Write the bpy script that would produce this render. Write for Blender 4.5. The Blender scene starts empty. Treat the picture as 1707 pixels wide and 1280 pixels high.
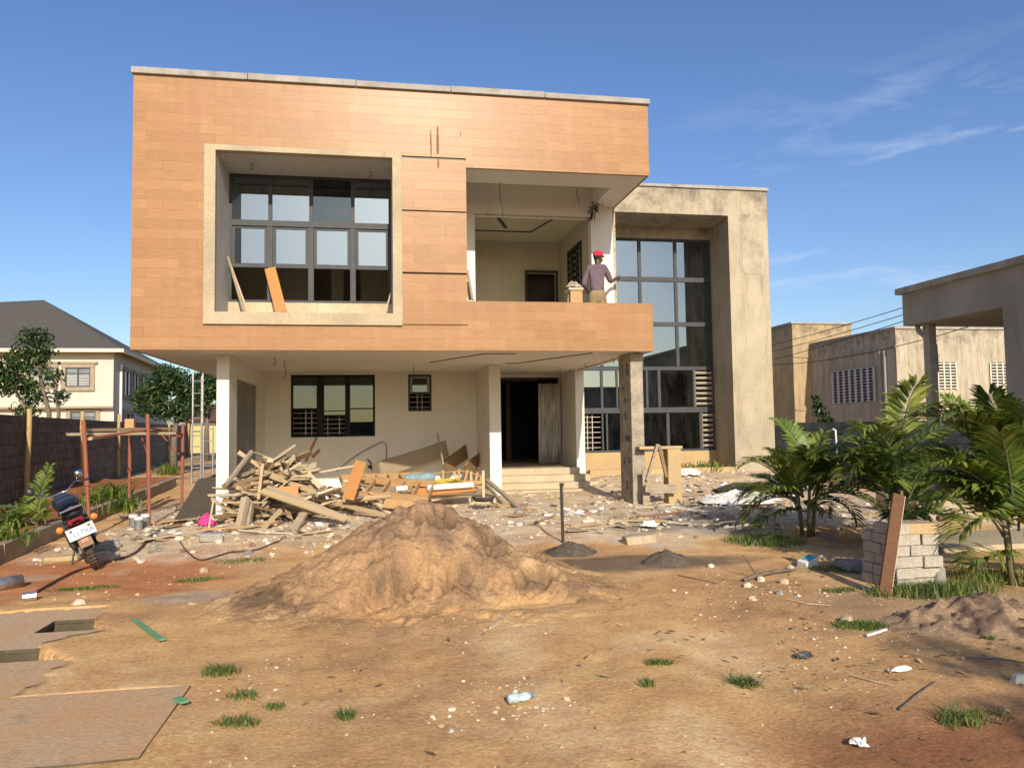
import bpy, math, random, zlib
import numpy as np
from mathutils import Vector, Matrix, Euler
R=math.radians
random.seed(7)
scene=bpy.context.scene
COL=scene.collection
# ---------------------------------------------------------------- camera
FPX,PW,PH=1275.0,1707.0,1280.0
YAW,PITCH,ROLL,CH=R(10.0),R(3.2),R(0.85),1.6
fw=Vector((math.sin(YAW)*math.cos(PITCH),math.cos(YAW)*math.cos(PITCH),math.sin(PITCH)))
r0=Vector((math.cos(YAW),-math.sin(YAW),0)); u0=r0.cross(fw)
rt=r0*math.cos(ROLL)-u0*math.sin(ROLL); up=u0*math.cos(ROLL)+r0*math.sin(ROLL)
cam=bpy.data.objects.new('camera',bpy.data.cameras.new('camera')); COL.objects.link(cam)
cam.data.sensor_width=36.0; cam.data.lens=36.0*FPX/PW; cam.data.clip_end=3000; cam.data.clip_start=0.05
M=Matrix((rt,up,-fw)).transposed().to_4x4(); M.translation=Vector((0,0,CH)); cam.matrix_world=M
scene.camera=cam
CAMLOC=Vector((0,0,CH))
# ---------------------------------------------------------------- light
SUN=Vector((0.055,-1.0,0.47)).normalized()            # towards the sun
EL=math.asin(SUN.z)
sun=bpy.data.objects.new('sun',bpy.data.lights.new('sun','SUN')); COL.objects.link(sun)
sun.data.energy=4.1; sun.data.angle=R(0.6); sun.data.color=(1.0,0.89,0.72)
sun.rotation_euler=SUN.to_track_quat('Z','Y').to_euler()
world=bpy.data.worlds.new('World'); scene.world=world; world.use_nodes=True
wn=world.node_tree.nodes; wl=world.node_tree.links; wn.clear()
wo=wn.new('ShaderNodeOutputWorld'); bg=wn.new('ShaderNodeBackground'); sky=wn.new('ShaderNodeTexSky')
sky.sky_type='NISHITA'; sky.sun_disc=False; sky.sun_elevation=EL; sky.sun_rotation=math.atan2(SUN.x,SUN.y)
sky.air_density=1.0; sky.dust_density=1.3; sky.ozone_density=3.0; sky.altitude=50
bg.inputs['Strength'].default_value=0.13
tc=wn.new('ShaderNodeTexCoord'); mp=wn.new('ShaderNodeMapping'); mp.inputs['Rotation'].default_value=(0,R(-14),0); mp.inputs['Scale'].default_value=(2.2,2.2,11.0)
ns=wn.new('ShaderNodeTexNoise'); ns.inputs['Scale'].default_value=2.1; ns.inputs['Detail'].default_value=7; ns.inputs['Roughness'].default_value=0.62; ns.inputs['Distortion'].default_value=0.5
cr=wn.new('ShaderNodeMapRange'); cr.inputs[1].default_value=0.52; cr.inputs[2].default_value=0.80; cr.clamp=True
sp=wn.new('ShaderNodeSeparateXYZ'); mk=wn.new('ShaderNodeMapRange'); mk.inputs[1].default_value=0.28; mk.inputs[2].default_value=0.62
mu=wn.new('ShaderNodeMath'); mu.operation='MULTIPLY'; mu2=wn.new('ShaderNodeMath'); mu2.operation='MULTIPLY'; mu2.inputs[1].default_value=0.7
mx=wn.new('ShaderNodeMixRGB'); mx.inputs[2].default_value=(5.4,6.0,6.9,1)
wl.new(tc.outputs['Generated'],mp.inputs[0]); wl.new(mp.outputs[0],ns.inputs['Vector']); wl.new(ns.outputs['Fac'],cr.inputs[0])
wl.new(tc.outputs['Generated'],sp.inputs[0]); wl.new(sp.outputs['X'],mk.inputs[0]); mz=wn.new('ShaderNodeMapRange'); mz.inputs[1].default_value=0.42; mz.inputs[2].default_value=0.30; wl.new(sp.outputs['Z'],mz.inputs[0]); mzm=wn.new('ShaderNodeMath'); mzm.operation='MULTIPLY'; wl.new(mk.outputs[0],mzm.inputs[0]); wl.new(mz.outputs[0],mzm.inputs[1])
wl.new(cr.outputs[0],mu.inputs[0]); wl.new(mzm.outputs[0],mu.inputs[1]); wl.new(mu.outputs[0],mu2.inputs[0])
wl.new(mu2.outputs[0],mx.inputs[0]); wl.new(sky.outputs[0],mx.inputs[1]); hs=wn.new('ShaderNodeHueSaturation'); hs.inputs['Hue'].default_value=0.510; hs.inputs['Saturation'].default_value=1.12; hs.inputs['Value'].default_value=0.86; wl.new(mx.outputs[0],hs.inputs['Color']); wl.new(hs.outputs[0],bg.inputs[0]); wl.new(bg.outputs[0],wo.inputs[0])
vs=scene.view_settings; vs.view_transform='Standard'; vs.look='None'; vs.exposure=0.46; vs.gamma=1.0; vs.use_curve_mapping=False
scene.render.engine='CYCLES'
try:
    scene.cycles.use_denoising=True; scene.cycles.max_bounces=8; scene.cycles.transparent_max_bounces=16
except Exception: pass

# ---------------------------------------------------------------- pixel -> world
def ray(px,py): return fw+rt*((px-PW/2)/FPX)-up*((py-PH/2)/FPX)
def at(px,py,z=None,Y=None,X=None):
    d=ray(px,py)
    t=(z-CH)/d.z if z is not None else (Y/d.y if Y is not None else X/d.x)
    return CAMLOC+d*t
# ---------------------------------------------------------------- noise
def _h(ix,iy,s):
    n=(ix*374761393+iy*668265263+s*1442695041)&0x7fffffff
    n=((n^(n>>13))*1274126177)&0x7fffffff
    n=n^(n>>16)
    return (n&0xffff)/65535.0
def vnoise(x,y,s=0):
    x=np.asarray(x,float);y=np.asarray(y,float)
    ix=np.floor(x).astype(np.int64);iy=np.floor(y).astype(np.int64);fx=x-ix;fy=y-iy
    fx=fx*fx*(3-2*fx);fy=fy*fy*(3-2*fy)
    a=_h(ix,iy,s);b=_h(ix+1,iy,s);c=_h(ix,iy+1,s);d=_h(ix+1,iy+1,s)
    return a+(b-a)*fx+(c-a)*fy+(a-b-c+d)*fx*fy
def fbm(x,y,o=4,s=0):
    v=0;a=.5;f=1
    for k in range(o):
        v=v+a*vnoise(x*f+k*17.3,y*f-k*9.1,s+k);a*=.5;f*=2.03
    return v/(1-.5**o)
def sm(x,a,b):
    t=np.clip((np.asarray(x,float)-a)/(b-a),0,1);return t*t*(3-2*t)
# ---------------------------------------------------------------- materials
def newmat(name):
    m=bpy.data.materials.new(name);m.use_nodes=True
    nt=m.node_tree;return m,nt.nodes,nt.links,nt.nodes['Principled BSDF']
def plain(name,c,rough=.6,metal=0,var=.12,scale=6,bump=0,bscale=40,spec=.5,c2=None,stretch=(1,1,1)):
    m,n,l,b=newmat(name)
    t=n.new('ShaderNodeTexCoord');mpp=n.new('ShaderNodeMapping');mpp.inputs['Scale'].default_value=stretch
    l.new(t.outputs['Object'],mpp.inputs[0])
    ns=n.new('ShaderNodeTexNoise');ns.inputs['Scale'].default_value=scale;ns.inputs['Detail'].default_value=6;ns.inputs['Roughness'].default_value=.6
    l.new(mpp.outputs[0],ns.inputs['Vector'])
    rp=n.new('ShaderNodeValToRGB')
    if c2 is None:
        a=[x*(1-var*1.6) for x in c];d=[min(1,x*(1+var)) for x in c]
    else: a,d=c2,c
    rp.color_ramp.elements[0].position=.3;rp.color_ramp.elements[1].position=.68
    rp.color_ramp.elements[0].color=(*a,1);rp.color_ramp.elements[1].color=(*d,1)
    l.new(ns.outputs['Fac'],rp.inputs[0]);l.new(rp.outputs[0],b.inputs['Base Color'])
    b.inputs['Roughness'].default_value=rough;b.inputs['Metallic'].default_value=metal;b.inputs['Specular IOR Level'].default_value=spec
    if bump:
        n2=n.new('ShaderNodeTexNoise');n2.inputs['Scale'].default_value=bscale;n2.inputs['Detail'].default_value=5
        l.new(mpp.outputs[0],n2.inputs['Vector'])
        bp=n.new('ShaderNodeBump');bp.inputs['Strength'].default_value=bump;bp.inputs['Distance'].default_value=.02
        l.new(n2.outputs['Fac'],bp.inputs['Height']);l.new(bp.outputs[0],b.inputs['Normal'])
    return m
def stained(name,c,dark,stain=(.16,.12,.08),rough=.85,amount=.5,bump=.25,streak=True,blotch=.9,topz=None,thr=(.55,.78)):
    """plaster or concrete: broad blotches, fine speckle, vertical run-off streaks"""
    m,n,l,b=newmat(name)
    t=n.new('ShaderNodeTexCoord')
    big=n.new('ShaderNodeTexNoise');big.inputs['Scale'].default_value=blotch;big.inputs['Detail'].default_value=7;big.inputs['Roughness'].default_value=.65
    l.new(t.outputs['Object'],big.inputs['Vector'])
    rp=n.new('ShaderNodeValToRGB');rp.color_ramp.elements[0].position=.32;rp.color_ramp.elements[1].position=.62
    rp.color_ramp.elements[0].color=(*dark,1);rp.color_ramp.elements[1].color=(*c,1);l.new(big.outputs['Fac'],rp.inputs[0])
    mp=n.new('ShaderNodeMapping');mp.inputs['Scale'].default_value=(2.6,2.6,.35 if streak else 2.6);l.new(t.outputs['Object'],mp.inputs[0])
    st=n.new('ShaderNodeTexNoise');st.inputs['Scale'].default_value=1.7;st.inputs['Detail'].default_value=8;st.inputs['Roughness'].default_value=.7;l.new(mp.outputs[0],st.inputs['Vector'])
    mr=n.new('ShaderNodeMapRange');mr.inputs[1].default_value=thr[0];mr.inputs[2].default_value=thr[1];mr.inputs[4].default_value=amount;l.new(st.outputs['Fac'],mr.inputs[0])
    mx=n.new('ShaderNodeMixRGB');mx.inputs[2].default_value=(*stain,1);l.new(mr.outputs[0],mx.inputs[0]);l.new(rp.outputs[0],mx.inputs[1])
    if topz:      # black mould that grows down from the roof edge
        sx=n.new('ShaderNodeSeparateXYZ');l.new(t.outputs['Object'],sx.inputs[0]);mz=n.new('ShaderNodeMapRange');mz.inputs[1].default_value=topz[0];mz.inputs[2].default_value=topz[1];l.new(sx.outputs['Z'],mz.inputs[0])
        mo=n.new('ShaderNodeTexNoise');mo.inputs['Scale'].default_value=2.2;mo.inputs['Detail'].default_value=8;mo.inputs['Roughness'].default_value=.7;l.new(t.outputs['Object'],mo.inputs['Vector'])
        ms=n.new('ShaderNodeMath');ms.operation='MULTIPLY_ADD';ms.inputs[1].default_value=.30;l.new(mz.outputs[0],ms.inputs[0]);l.new(mo.outputs['Fac'],ms.inputs[2])
        mq=n.new('ShaderNodeMapRange');mq.inputs[1].default_value=.70;mq.inputs[2].default_value=.92;mq.inputs[4].default_value=.75;l.new(ms.outputs[0],mq.inputs[0])
        mw=n.new('ShaderNodeMixRGB');mw.inputs[2].default_value=(.12,.10,.08,1);l.new(mq.outputs[0],mw.inputs[0]);l.new(mx.outputs[0],mw.inputs[1]);mx=mw
    fn=n.new('ShaderNodeTexNoise');fn.inputs['Scale'].default_value=38;fn.inputs['Detail'].default_value=4;l.new(t.outputs['Object'],fn.inputs['Vector'])
    m2=n.new('ShaderNodeMixRGB');m2.blend_type='OVERLAY';m2.inputs[0].default_value=.35;l.new(mx.outputs[0],m2.inputs[1]);l.new(fn.outputs['Fac'],m2.inputs[2])
    l.new(m2.outputs[0],b.inputs['Base Color']);b.inputs['Roughness'].default_value=rough;b.inputs['Specular IOR Level'].default_value=.25
    bp=n.new('ShaderNodeBump');bp.inputs['Strength'].default_value=bump;bp.inputs['Distance'].default_value=.02;l.new(fn.outputs['Fac'],bp.inputs['Height']);l.new(bp.outputs[0],b.inputs['Normal'])
    return m
def tiles(name):
    m,n,l,b=newmat(name)
    t=n.new('ShaderNodeTexCoord');sp=n.new('ShaderNodeSeparateXYZ');cb=n.new('ShaderNodeCombineXYZ')
    l.new(t.outputs['Object'],sp.inputs[0]);ad=n.new('ShaderNodeMath');ad.operation='ADD';l.new(sp.outputs['X'],ad.inputs[0]);l.new(sp.outputs['Y'],ad.inputs[1])
    l.new(ad.outputs[0],cb.inputs[0]);l.new(sp.outputs['Z'],cb.inputs[1])
    def brick(c1,c2,mo,ms):
        br=n.new('ShaderNodeTexBrick');br.inputs['Scale'].default_value=1;br.inputs['Brick Width'].default_value=1.12;br.inputs['Row Height'].default_value=.168
        br.inputs['Mortar Size'].default_value=ms;br.inputs['Mortar Smooth'].default_value=.3;br.offset=.5;br.offset_frequency=2;br.squash=.5;br.squash_frequency=4
        br.inputs['Color1'].default_value=c1;br.inputs['Color2'].default_value=c2;br.inputs['Mortar'].default_value=mo
        l.new(cb.outputs[0],br.inputs['Vector']);return br
    br=brick((.298,.160,.074,1),(.352,.194,.092,1),(.205,.112,.054,1),.0028)
    gm=n.new('ShaderNodeMapping');gm.inputs['Scale'].default_value=(1.4,30,1);l.new(cb.outputs[0],gm.inputs[0])
    g=n.new('ShaderNodeTexNoise');g.inputs['Scale'].default_value=3;g.inputs['Detail'].default_value=7;g.inputs['Roughness'].default_value=.65;g.inputs['Distortion'].default_value=.3;l.new(gm.outputs[0],g.inputs['Vector'])
    # each tile takes its own grain offset from a coarse white-noise cell
    ov=n.new('ShaderNodeMixRGB');ov.blend_type='OVERLAY';ov.inputs[0].default_value=.5;l.new(br.outputs['Color'],ov.inputs[1]);l.new(g.outputs['Fac'],ov.inputs[2])
    big=n.new('ShaderNodeTexNoise');big.inputs['Scale'].default_value=.9;big.inputs['Detail'].default_value=6;l.new(cb.outputs[0],big.inputs['Vector'])
    mr=n.new('ShaderNodeMapRange');mr.inputs[1].default_value=.52;mr.inputs[2].default_value=.72;mr.inputs[4].default_value=.6;l.new(big.outputs['Fac'],mr.inputs[0])
    mx=n.new('ShaderNodeMixRGB');mx.inputs[2].default_value=(.31,.145,.075,1);l.new(mr.outputs[0],mx.inputs[0]);l.new(ov.outputs[0],mx.inputs[1])
    dm=n.new('ShaderNodeMapping');dm.inputs['Scale'].default_value=(3.2,.28,1);l.new(cb.outputs[0],dm.inputs[0])
    dn=n.new('ShaderNodeTexNoise');dn.inputs['Scale'].default_value=1.6;dn.inputs['Detail'].default_value=9;dn.inputs['Roughness'].default_value=.7;l.new(dm.outputs[0],dn.inputs['Vector'])
    dr=n.new('ShaderNodeMapRange');dr.inputs[1].default_value=.50;dr.inputs[2].default_value=.75;dr.inputs[4].default_value=.16;l.new(dn.outputs['Fac'],dr.inputs[0])
    dx_=n.new('ShaderNodeMixRGB');dx_.inputs[2].default_value=(.46,.33,.22,1);l.new(dr.outputs[0],dx_.inputs[0]);l.new(mx.outputs[0],dx_.inputs[1]);mx=dx_
    l.new(mx.outputs[0],b.inputs['Base Color'])
    b.inputs['Specular IOR Level'].default_value=.14
    rr=n.new('ShaderNodeMapRange');rr.inputs[3].default_value=.28;rr.inputs[4].default_value=.38;l.new(g.outputs['Fac'],rr.inputs[0]);l.new(rr.outputs[0],b.inputs['Roughness'])
    bm=brick((.55,.55,.55,1),(1,1,1,1),(0,0,0,1),.004)
    wv=n.new('ShaderNodeTexNoise');wv.inputs['Scale'].default_value=1.3;l.new(cb.outputs[0],wv.inputs['Vector'])
    a2=n.new('ShaderNodeMath');a2.operation='MULTIPLY_ADD';a2.inputs[1].default_value=.25;l.new(bm.outputs['Color'],a2.inputs[0]);l.new(wv.outputs['Fac'],a2.inputs[2])
    bp=n.new('ShaderNodeBump');bp.inputs['Strength'].default_value=.22;bp.inputs['Distance'].default_value=.006;l.new(a2.outputs[0],bp.inputs['Height']);l.new(bp.outputs[0],b.inputs['Normal'])
    return m
def blocks(name,c1,c2,mo,bw=.45,bh=.23,rough=.9):
    m,n,l,b=newmat(name)
    t=n.new('ShaderNodeTexCoord');sp=n.new('ShaderNodeSeparateXYZ');cb=n.new('ShaderNodeCombineXYZ');ad=n.new('ShaderNodeMath')
    l.new(t.outputs['Object'],sp.inputs[0]);l.new(sp.outputs['X'],ad.inputs[0]);l.new(sp.outputs['Y'],ad.inputs[1]);l.new(ad.outputs[0],cb.inputs[0]);l.new(sp.outputs['Z'],cb.inputs[1])
    br=n.new('ShaderNodeTexBrick');br.inputs['Scale'].default_value=1;br.inputs['Brick Width'].default_value=bw;br.inputs['Row Height'].default_value=bh;br.inputs['Mortar Size'].default_value=.012
    br.inputs['Color1'].default_value=(*c1,1);br.inputs['Color2'].default_value=(*c2,1);br.inputs['Mortar'].default_value=(*mo,1);l.new(cb.outputs[0],br.inputs['Vector'])
    ns=n.new('ShaderNodeTexNoise');ns.inputs['Scale'].default_value=5;ns.inputs['Detail'].default_value=8;l.new(t.outputs['Object'],ns.inputs['Vector'])
    ov=n.new('ShaderNodeMixRGB');ov.blend_type='OVERLAY';ov.inputs[0].default_value=.7;l.new(br.outputs['Color'],ov.inputs[1]);l.new(ns.outputs['Fac'],ov.inputs[2])
    l.new(ov.outputs[0],b.inputs['Base Color']);b.inputs['Roughness'].default_value=rough;b.inputs['Specular IOR Level'].default_value=.2
    bp=n.new('ShaderNodeBump');bp.inputs['Strength'].default_value=.5;bp.inputs['Distance'].default_value=.02;l.new(br.outputs['Fac'],bp.inputs['Height']);bp.invert=True;l.new(bp.outputs[0],b.inputs['Normal'])
    return m
def glass(name,tint,refl=.45,rough=.01,rc=(.86,.93,.97)):
    m,n,l,b=newmat(name);out=n['Material Output'];n.remove(b)
    tr=n.new('ShaderNodeBsdfTransparent');tr.inputs[0].default_value=(*tint,1)
    gl=n.new('ShaderNodeBsdfGlossy');gl.inputs['Roughness'].default_value=rough;gl.inputs['Color'].default_value=(*rc,1)
    fr=n.new('ShaderNodeFresnel');fr.inputs[0].default_value=1.5
    ad=n.new('ShaderNodeMath');ad.operation='ADD';ad.use_clamp=True;ad.inputs[1].default_value=refl;l.new(fr.outputs[0],ad.inputs[0])
    t=n.new('ShaderNodeTexCoord');ns=n.new('ShaderNodeTexNoise');ns.inputs['Scale'].default_value=.8;l.new(t.outputs['Object'],ns.inputs['Vector'])
    bp=n.new('ShaderNodeBump');bp.inputs['Strength'].default_value=.02;bp.inputs['Distance'].default_value=.02;l.new(ns.outputs['Fac'],bp.inputs['Height']);l.new(bp.outputs[0],gl.inputs['Normal'])
    mx=n.new('ShaderNodeMixShader');l.new(ad.outputs[0],mx.inputs[0]);l.new(tr.outputs[0],mx.inputs[1]);l.new(gl.outputs[0],mx.inputs[2])
    df=n.new('ShaderNodeBsdfDiffuse');df.inputs[0].default_value=(.42,.40,.36,1)      # film of building dust, wiped in streaks
    dm=n.new('ShaderNodeMapping');dm.inputs['Scale'].default_value=(5,5,1.2);l.new(t.outputs['Object'],dm.inputs[0])
    dn=n.new('ShaderNodeTexNoise');dn.inputs['Scale'].default_value=1.4;dn.inputs['Detail'].default_value=8;dn.inputs['Roughness'].default_value=.7;l.new(dm.outputs[0],dn.inputs['Vector'])
    dr=n.new('ShaderNodeMapRange');dr.inputs[1].default_value=.42;dr.inputs[2].default_value=.75;dr.inputs[3].default_value=.004;dr.inputs[4].default_value=.045;l.new(dn.outputs['Fac'],dr.inputs[0])
    m2=n.new('ShaderNodeMixShader');l.new(dr.outputs[0],m2.inputs[0]);l.new(mx.outputs[0],m2.inputs[1]);l.new(df.outputs[0],m2.inputs[2]);l.new(m2.outputs[0],out.inputs['Surface'])
    return m
def leafmat(name,c,trans=.35):
    m,n,l,b=newmat(name);out=n['Material Output']
    oi=n.new('ShaderNodeObjectInfo');t=n.new('ShaderNodeTexCoord');ns=n.new('ShaderNodeTexNoise');ns.inputs['Scale'].default_value=2.5;ns.inputs['Detail'].default_value=3;l.new(t.outputs['Object'],ns.inputs['Vector'])
    rp=n.new('ShaderNodeValToRGB');rp.color_ramp.elements[0].position=.3;rp.color_ramp.elements[1].position=.7
    rp.color_ramp.elements[0].color=(c[0]*.55,c[1]*.62,c[2]*.6,1);rp.color_ramp.elements[1].color=(c[0]*1.35,c[1]*1.25,c[2]*1.1,1);l.new(ns.outputs['Fac'],rp.inputs[0])
    l.new(rp.outputs[0],b.inputs['Base Color']);b.inputs['Roughness'].default_value=.42;b.inputs['Specular IOR Level'].default_value=.45
    tl=n.new('ShaderNodeBsdfTranslucent');l.new(rp.outputs[0],tl.inputs[0])
    mx=n.new('ShaderNodeMixShader');mx.inputs[0].default_value=trans;l.new(b.outputs[0],mx.inputs[1]);l.new(tl.outputs[0],mx.inputs[2]);l.new(mx.outputs[0],out.inputs['Surface'])
    return m
def wood(name,c,dark,rough=.75,sc=(3,26,26)):
    return plain(name,c,rough=rough,c2=dark,scale=2.2,stretch=sc,bump=.3,bscale=6,spec=.25)
def soilmat(name,attr=True,c=(.4,.25,.13),bd=.022):
    m,n,l,b=newmat(name)
    t=n.new('ShaderNodeTexCoord')
    a=n.new('ShaderNodeTexNoise');a.inputs['Scale'].default_value=2.6;a.inputs['Detail'].default_value=9;a.inputs['Roughness'].default_value=.68;l.new(t.outputs['Object'],a.inputs['Vector'])
    f=n.new('ShaderNodeTexNoise');f.inputs['Scale'].default_value=34;f.inputs['Detail'].default_value=8;f.inputs['Roughness'].default_value=.75;l.new(t.outputs['Object'],f.inputs['Vector'])
    if attr:
        at_=n.new('ShaderNodeAttribute');at_.attribute_name='soil';src=at_.outputs['Color']
    else:
        rg=n.new('ShaderNodeRGB');rg.outputs[0].default_value=(*c,1);src=rg.outputs[0]
    o1=n.new('ShaderNodeMixRGB');o1.blend_type='OVERLAY';o1.inputs[0].default_value=.6;l.new(src,o1.inputs[1]);l.new(a.outputs['Fac'],o1.inputs[2])
    rp=n.new('ShaderNodeMapRange');rp.inputs[1].default_value=.25;rp.inputs[2].default_value=.75;l.new(f.outputs['Fac'],rp.inputs[0])
    o2=n.new('ShaderNodeMixRGB');o2.blend_type='OVERLAY';o2.inputs[0].default_value=.5;l.new(o1.outputs[0],o2.inputs[1]);l.new(rp.outputs[0],o2.inputs[2])
    vo=n.new('ShaderNodeTexVoronoi');vo.inputs['Scale'].default_value=16;vo.inputs['Randomness'].default_value=1;l.new(t.outputs['Object'],vo.inputs['Vector'])
    g=n.new('ShaderNodeMapRange');g.inputs[1].default_value=.06;g.inputs[2].default_value=.13;g.inputs[3].default_value=1;g.inputs[4].default_value=0;l.new(vo.outputs['Distance'],g.inputs[0])
    cs=n.new('ShaderNodeSeparateColor');l.new(vo.outputs['Color'],cs.inputs[0])
    gt=n.new('ShaderNodeMath');gt.operation='GREATER_THAN';gt.inputs[1].default_value=.80;l.new(cs.outputs[0],gt.inputs[0])
    mm=n.new('ShaderNodeMath');mm.operation='MULTIPLY';l.new(g.outputs[0],mm.inputs[0]);l.new(gt.outputs[0],mm.inputs[1])
    o3=n.new('ShaderNodeMixRGB');o3.inputs[2].default_value=(.56,.47,.35,1);l.new(mm.outputs[0],o3.inputs[0]);l.new(o2.outputs[0],o3.inputs[1])
    l.new(o3.outputs[0],b.inputs['Base Color']);b.inputs['Roughness'].default_value=.95;b.inputs['Specular IOR Level'].default_value=.15
    ad=n.new('ShaderNodeMath');ad.operation='MULTIPLY_ADD';ad.inputs[1].default_value=.6;l.new(f.outputs['Fac'],ad.inputs[0]);l.new(a.outputs['Fac'],ad.inputs[2])
    ad2=n.new('ShaderNodeMath');ad2.operation='MULTIPLY_ADD';ad2.inputs[1].default_value=.35;l.new(mm.outputs[0],ad2.inputs[0]);l.new(ad.outputs[0],ad2.inputs[2])
    bp=n.new('ShaderNodeBump');bp.inputs['Strength'].default_value=.9;bp.inputs['Distance'].default_value=bd;l.new(ad2.outputs[0],bp.inputs['Height']);l.new(bp.outputs[0],b.inputs['Normal'])
    return m
MT=tiles('wood_look_tiles')
CON=stained('weathered_concrete',(.44,.36,.24),(.33,.27,.185),(.16,.13,.09),amount=.6)
CONG=stained('grey_concrete',(.34,.32,.28),(.25,.235,.205),(.15,.14,.12),amount=.5)
CONY=stained('ochre_render',(.47,.34,.175),(.39,.28,.15),(.26,.19,.11),amount=.35,streak=True)
COPE=stained('coping_concrete',(.36,.34,.31),(.25,.235,.21),(.10,.095,.085),amount=.7,blotch=2.5)
CEM=stained('cement_render',(.24,.235,.22),(.19,.185,.175),(.13,.125,.115),amount=.4)
WHT=stained('white_paint',(.73,.695,.615),(.67,.635,.56),(.42,.37,.29),amount=.22,bump=.08,rough=.7)
CREAM=stained('primer_white',(.71,.675,.60),(.64,.605,.53),(.40,.33,.24),amount=.4,bump=.12,rough=.75)
BEIGE=stained('inner_plaster',(.46,.40,.29),(.38,.33,.24),(.30,.26,.19),amount=.4,bump=.1)
ROUGH=stained('rough_cast_concrete',(.40,.345,.26),(.22,.195,.155),(.11,.10,.09),amount=.7,bump=1.2,blotch=4,streak=False)
STEPM=stained('step_cement',(.52,.42,.28),(.40,.32,.21),(.22,.18,.13),amount=.5,bump=.5,blotch=2)
ALU=plain('window_frame_grey',(.060,.064,.070),rough=.55,var=.1,spec=.18)
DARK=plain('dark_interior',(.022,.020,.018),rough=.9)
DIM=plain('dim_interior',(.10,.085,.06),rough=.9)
GLS=glass('tinted_glass',(.10,.11,.12),.20,rc=(.74,.88,.97))
GLD=glass('dark_glass',(.05,.05,.055),.03,rc=(.74,.90,1.0))
BARW=plain('white_bar_paint',(.60,.56,.46),rough=.5)
WD=[wood('plank_grey_a',(.50,.40,.27),(.27,.21,.135)),wood('plank_grey_b',(.42,.345,.245),(.22,.175,.12)),wood('plank_tan',(.54,.405,.235),(.33,.235,.125)),wood('plank_brown',(.31,.20,.11),(.16,.10,.055)),wood('plank_pale',(.60,.50,.35),(.42,.33,.21))]
WOR=wood('orange_board',(.50,.235,.085),(.40,.18,.06),rough=.55)
WFR=wood('formwork_timber',(.50,.315,.15),(.34,.20,.095))
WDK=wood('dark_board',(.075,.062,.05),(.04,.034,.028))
WREDB=wood('red_brown_board',(.150,.068,.032),(.105,.046,.022),rough=.5)
POLE=wood('bamboo_pole',(.50,.36,.17),(.33,.22,.10),sc=(20,20,3))
STEEL=plain('galvanised_steel',(.42,.42,.41),rough=.38,metal=.8,var=.2,scale=8)
RUSTR=plain('rusty_red_paint',(.33,.085,.045),rough=.6,c2=(.20,.10,.065),scale=9,bump=.2,spec=.3)
IRON=plain('rusty_iron',(.045,.035,.03),rough=.7,metal=.4,var=.3)
WHITEP=plain('white_plastic',(.74,.73,.70),rough=.4,var=.06)
ROOFM=None
SOIL=soilmat('site_soil');MSOIL=soilmat('mound_soil',bd=.045);REDSOIL=soilmat('red_soil',False,(.36,.145,.058));MUD=soilmat('wet_mortar',False,(.115,.09,.068))
LEAFP=[leafmat('palm_leaf',(.125,.200,.034)),leafmat('palm_leaf_light',(.25,.30,.065)),leafmat('palm_leaf_dark',(.065,.115,.025))]
LEAFT=[leafmat('tree_leaf',(.040,.085,.022)),leafmat('tree_leaf_light',(.085,.135,.030)),leafmat('tree_leaf_dark',(.020,.046,.014))]
GRASSM=[leafmat('grass_blade',(.165,.235,.060)),leafmat('grass_blade_dark',(.105,.165,.045)),leafmat('grass_blade_dry',(.24,.21,.075))]
BARK=plain('bark',(.16,.125,.09),rough=.9,var=.3,scale=12,bump=.6,bscale=25)
PSTEM=plain('palm_stem',(.17,.17,.075),rough=.6,c2=(.10,.09,.05),scale=5,stretch=(1,1,8))
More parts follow.
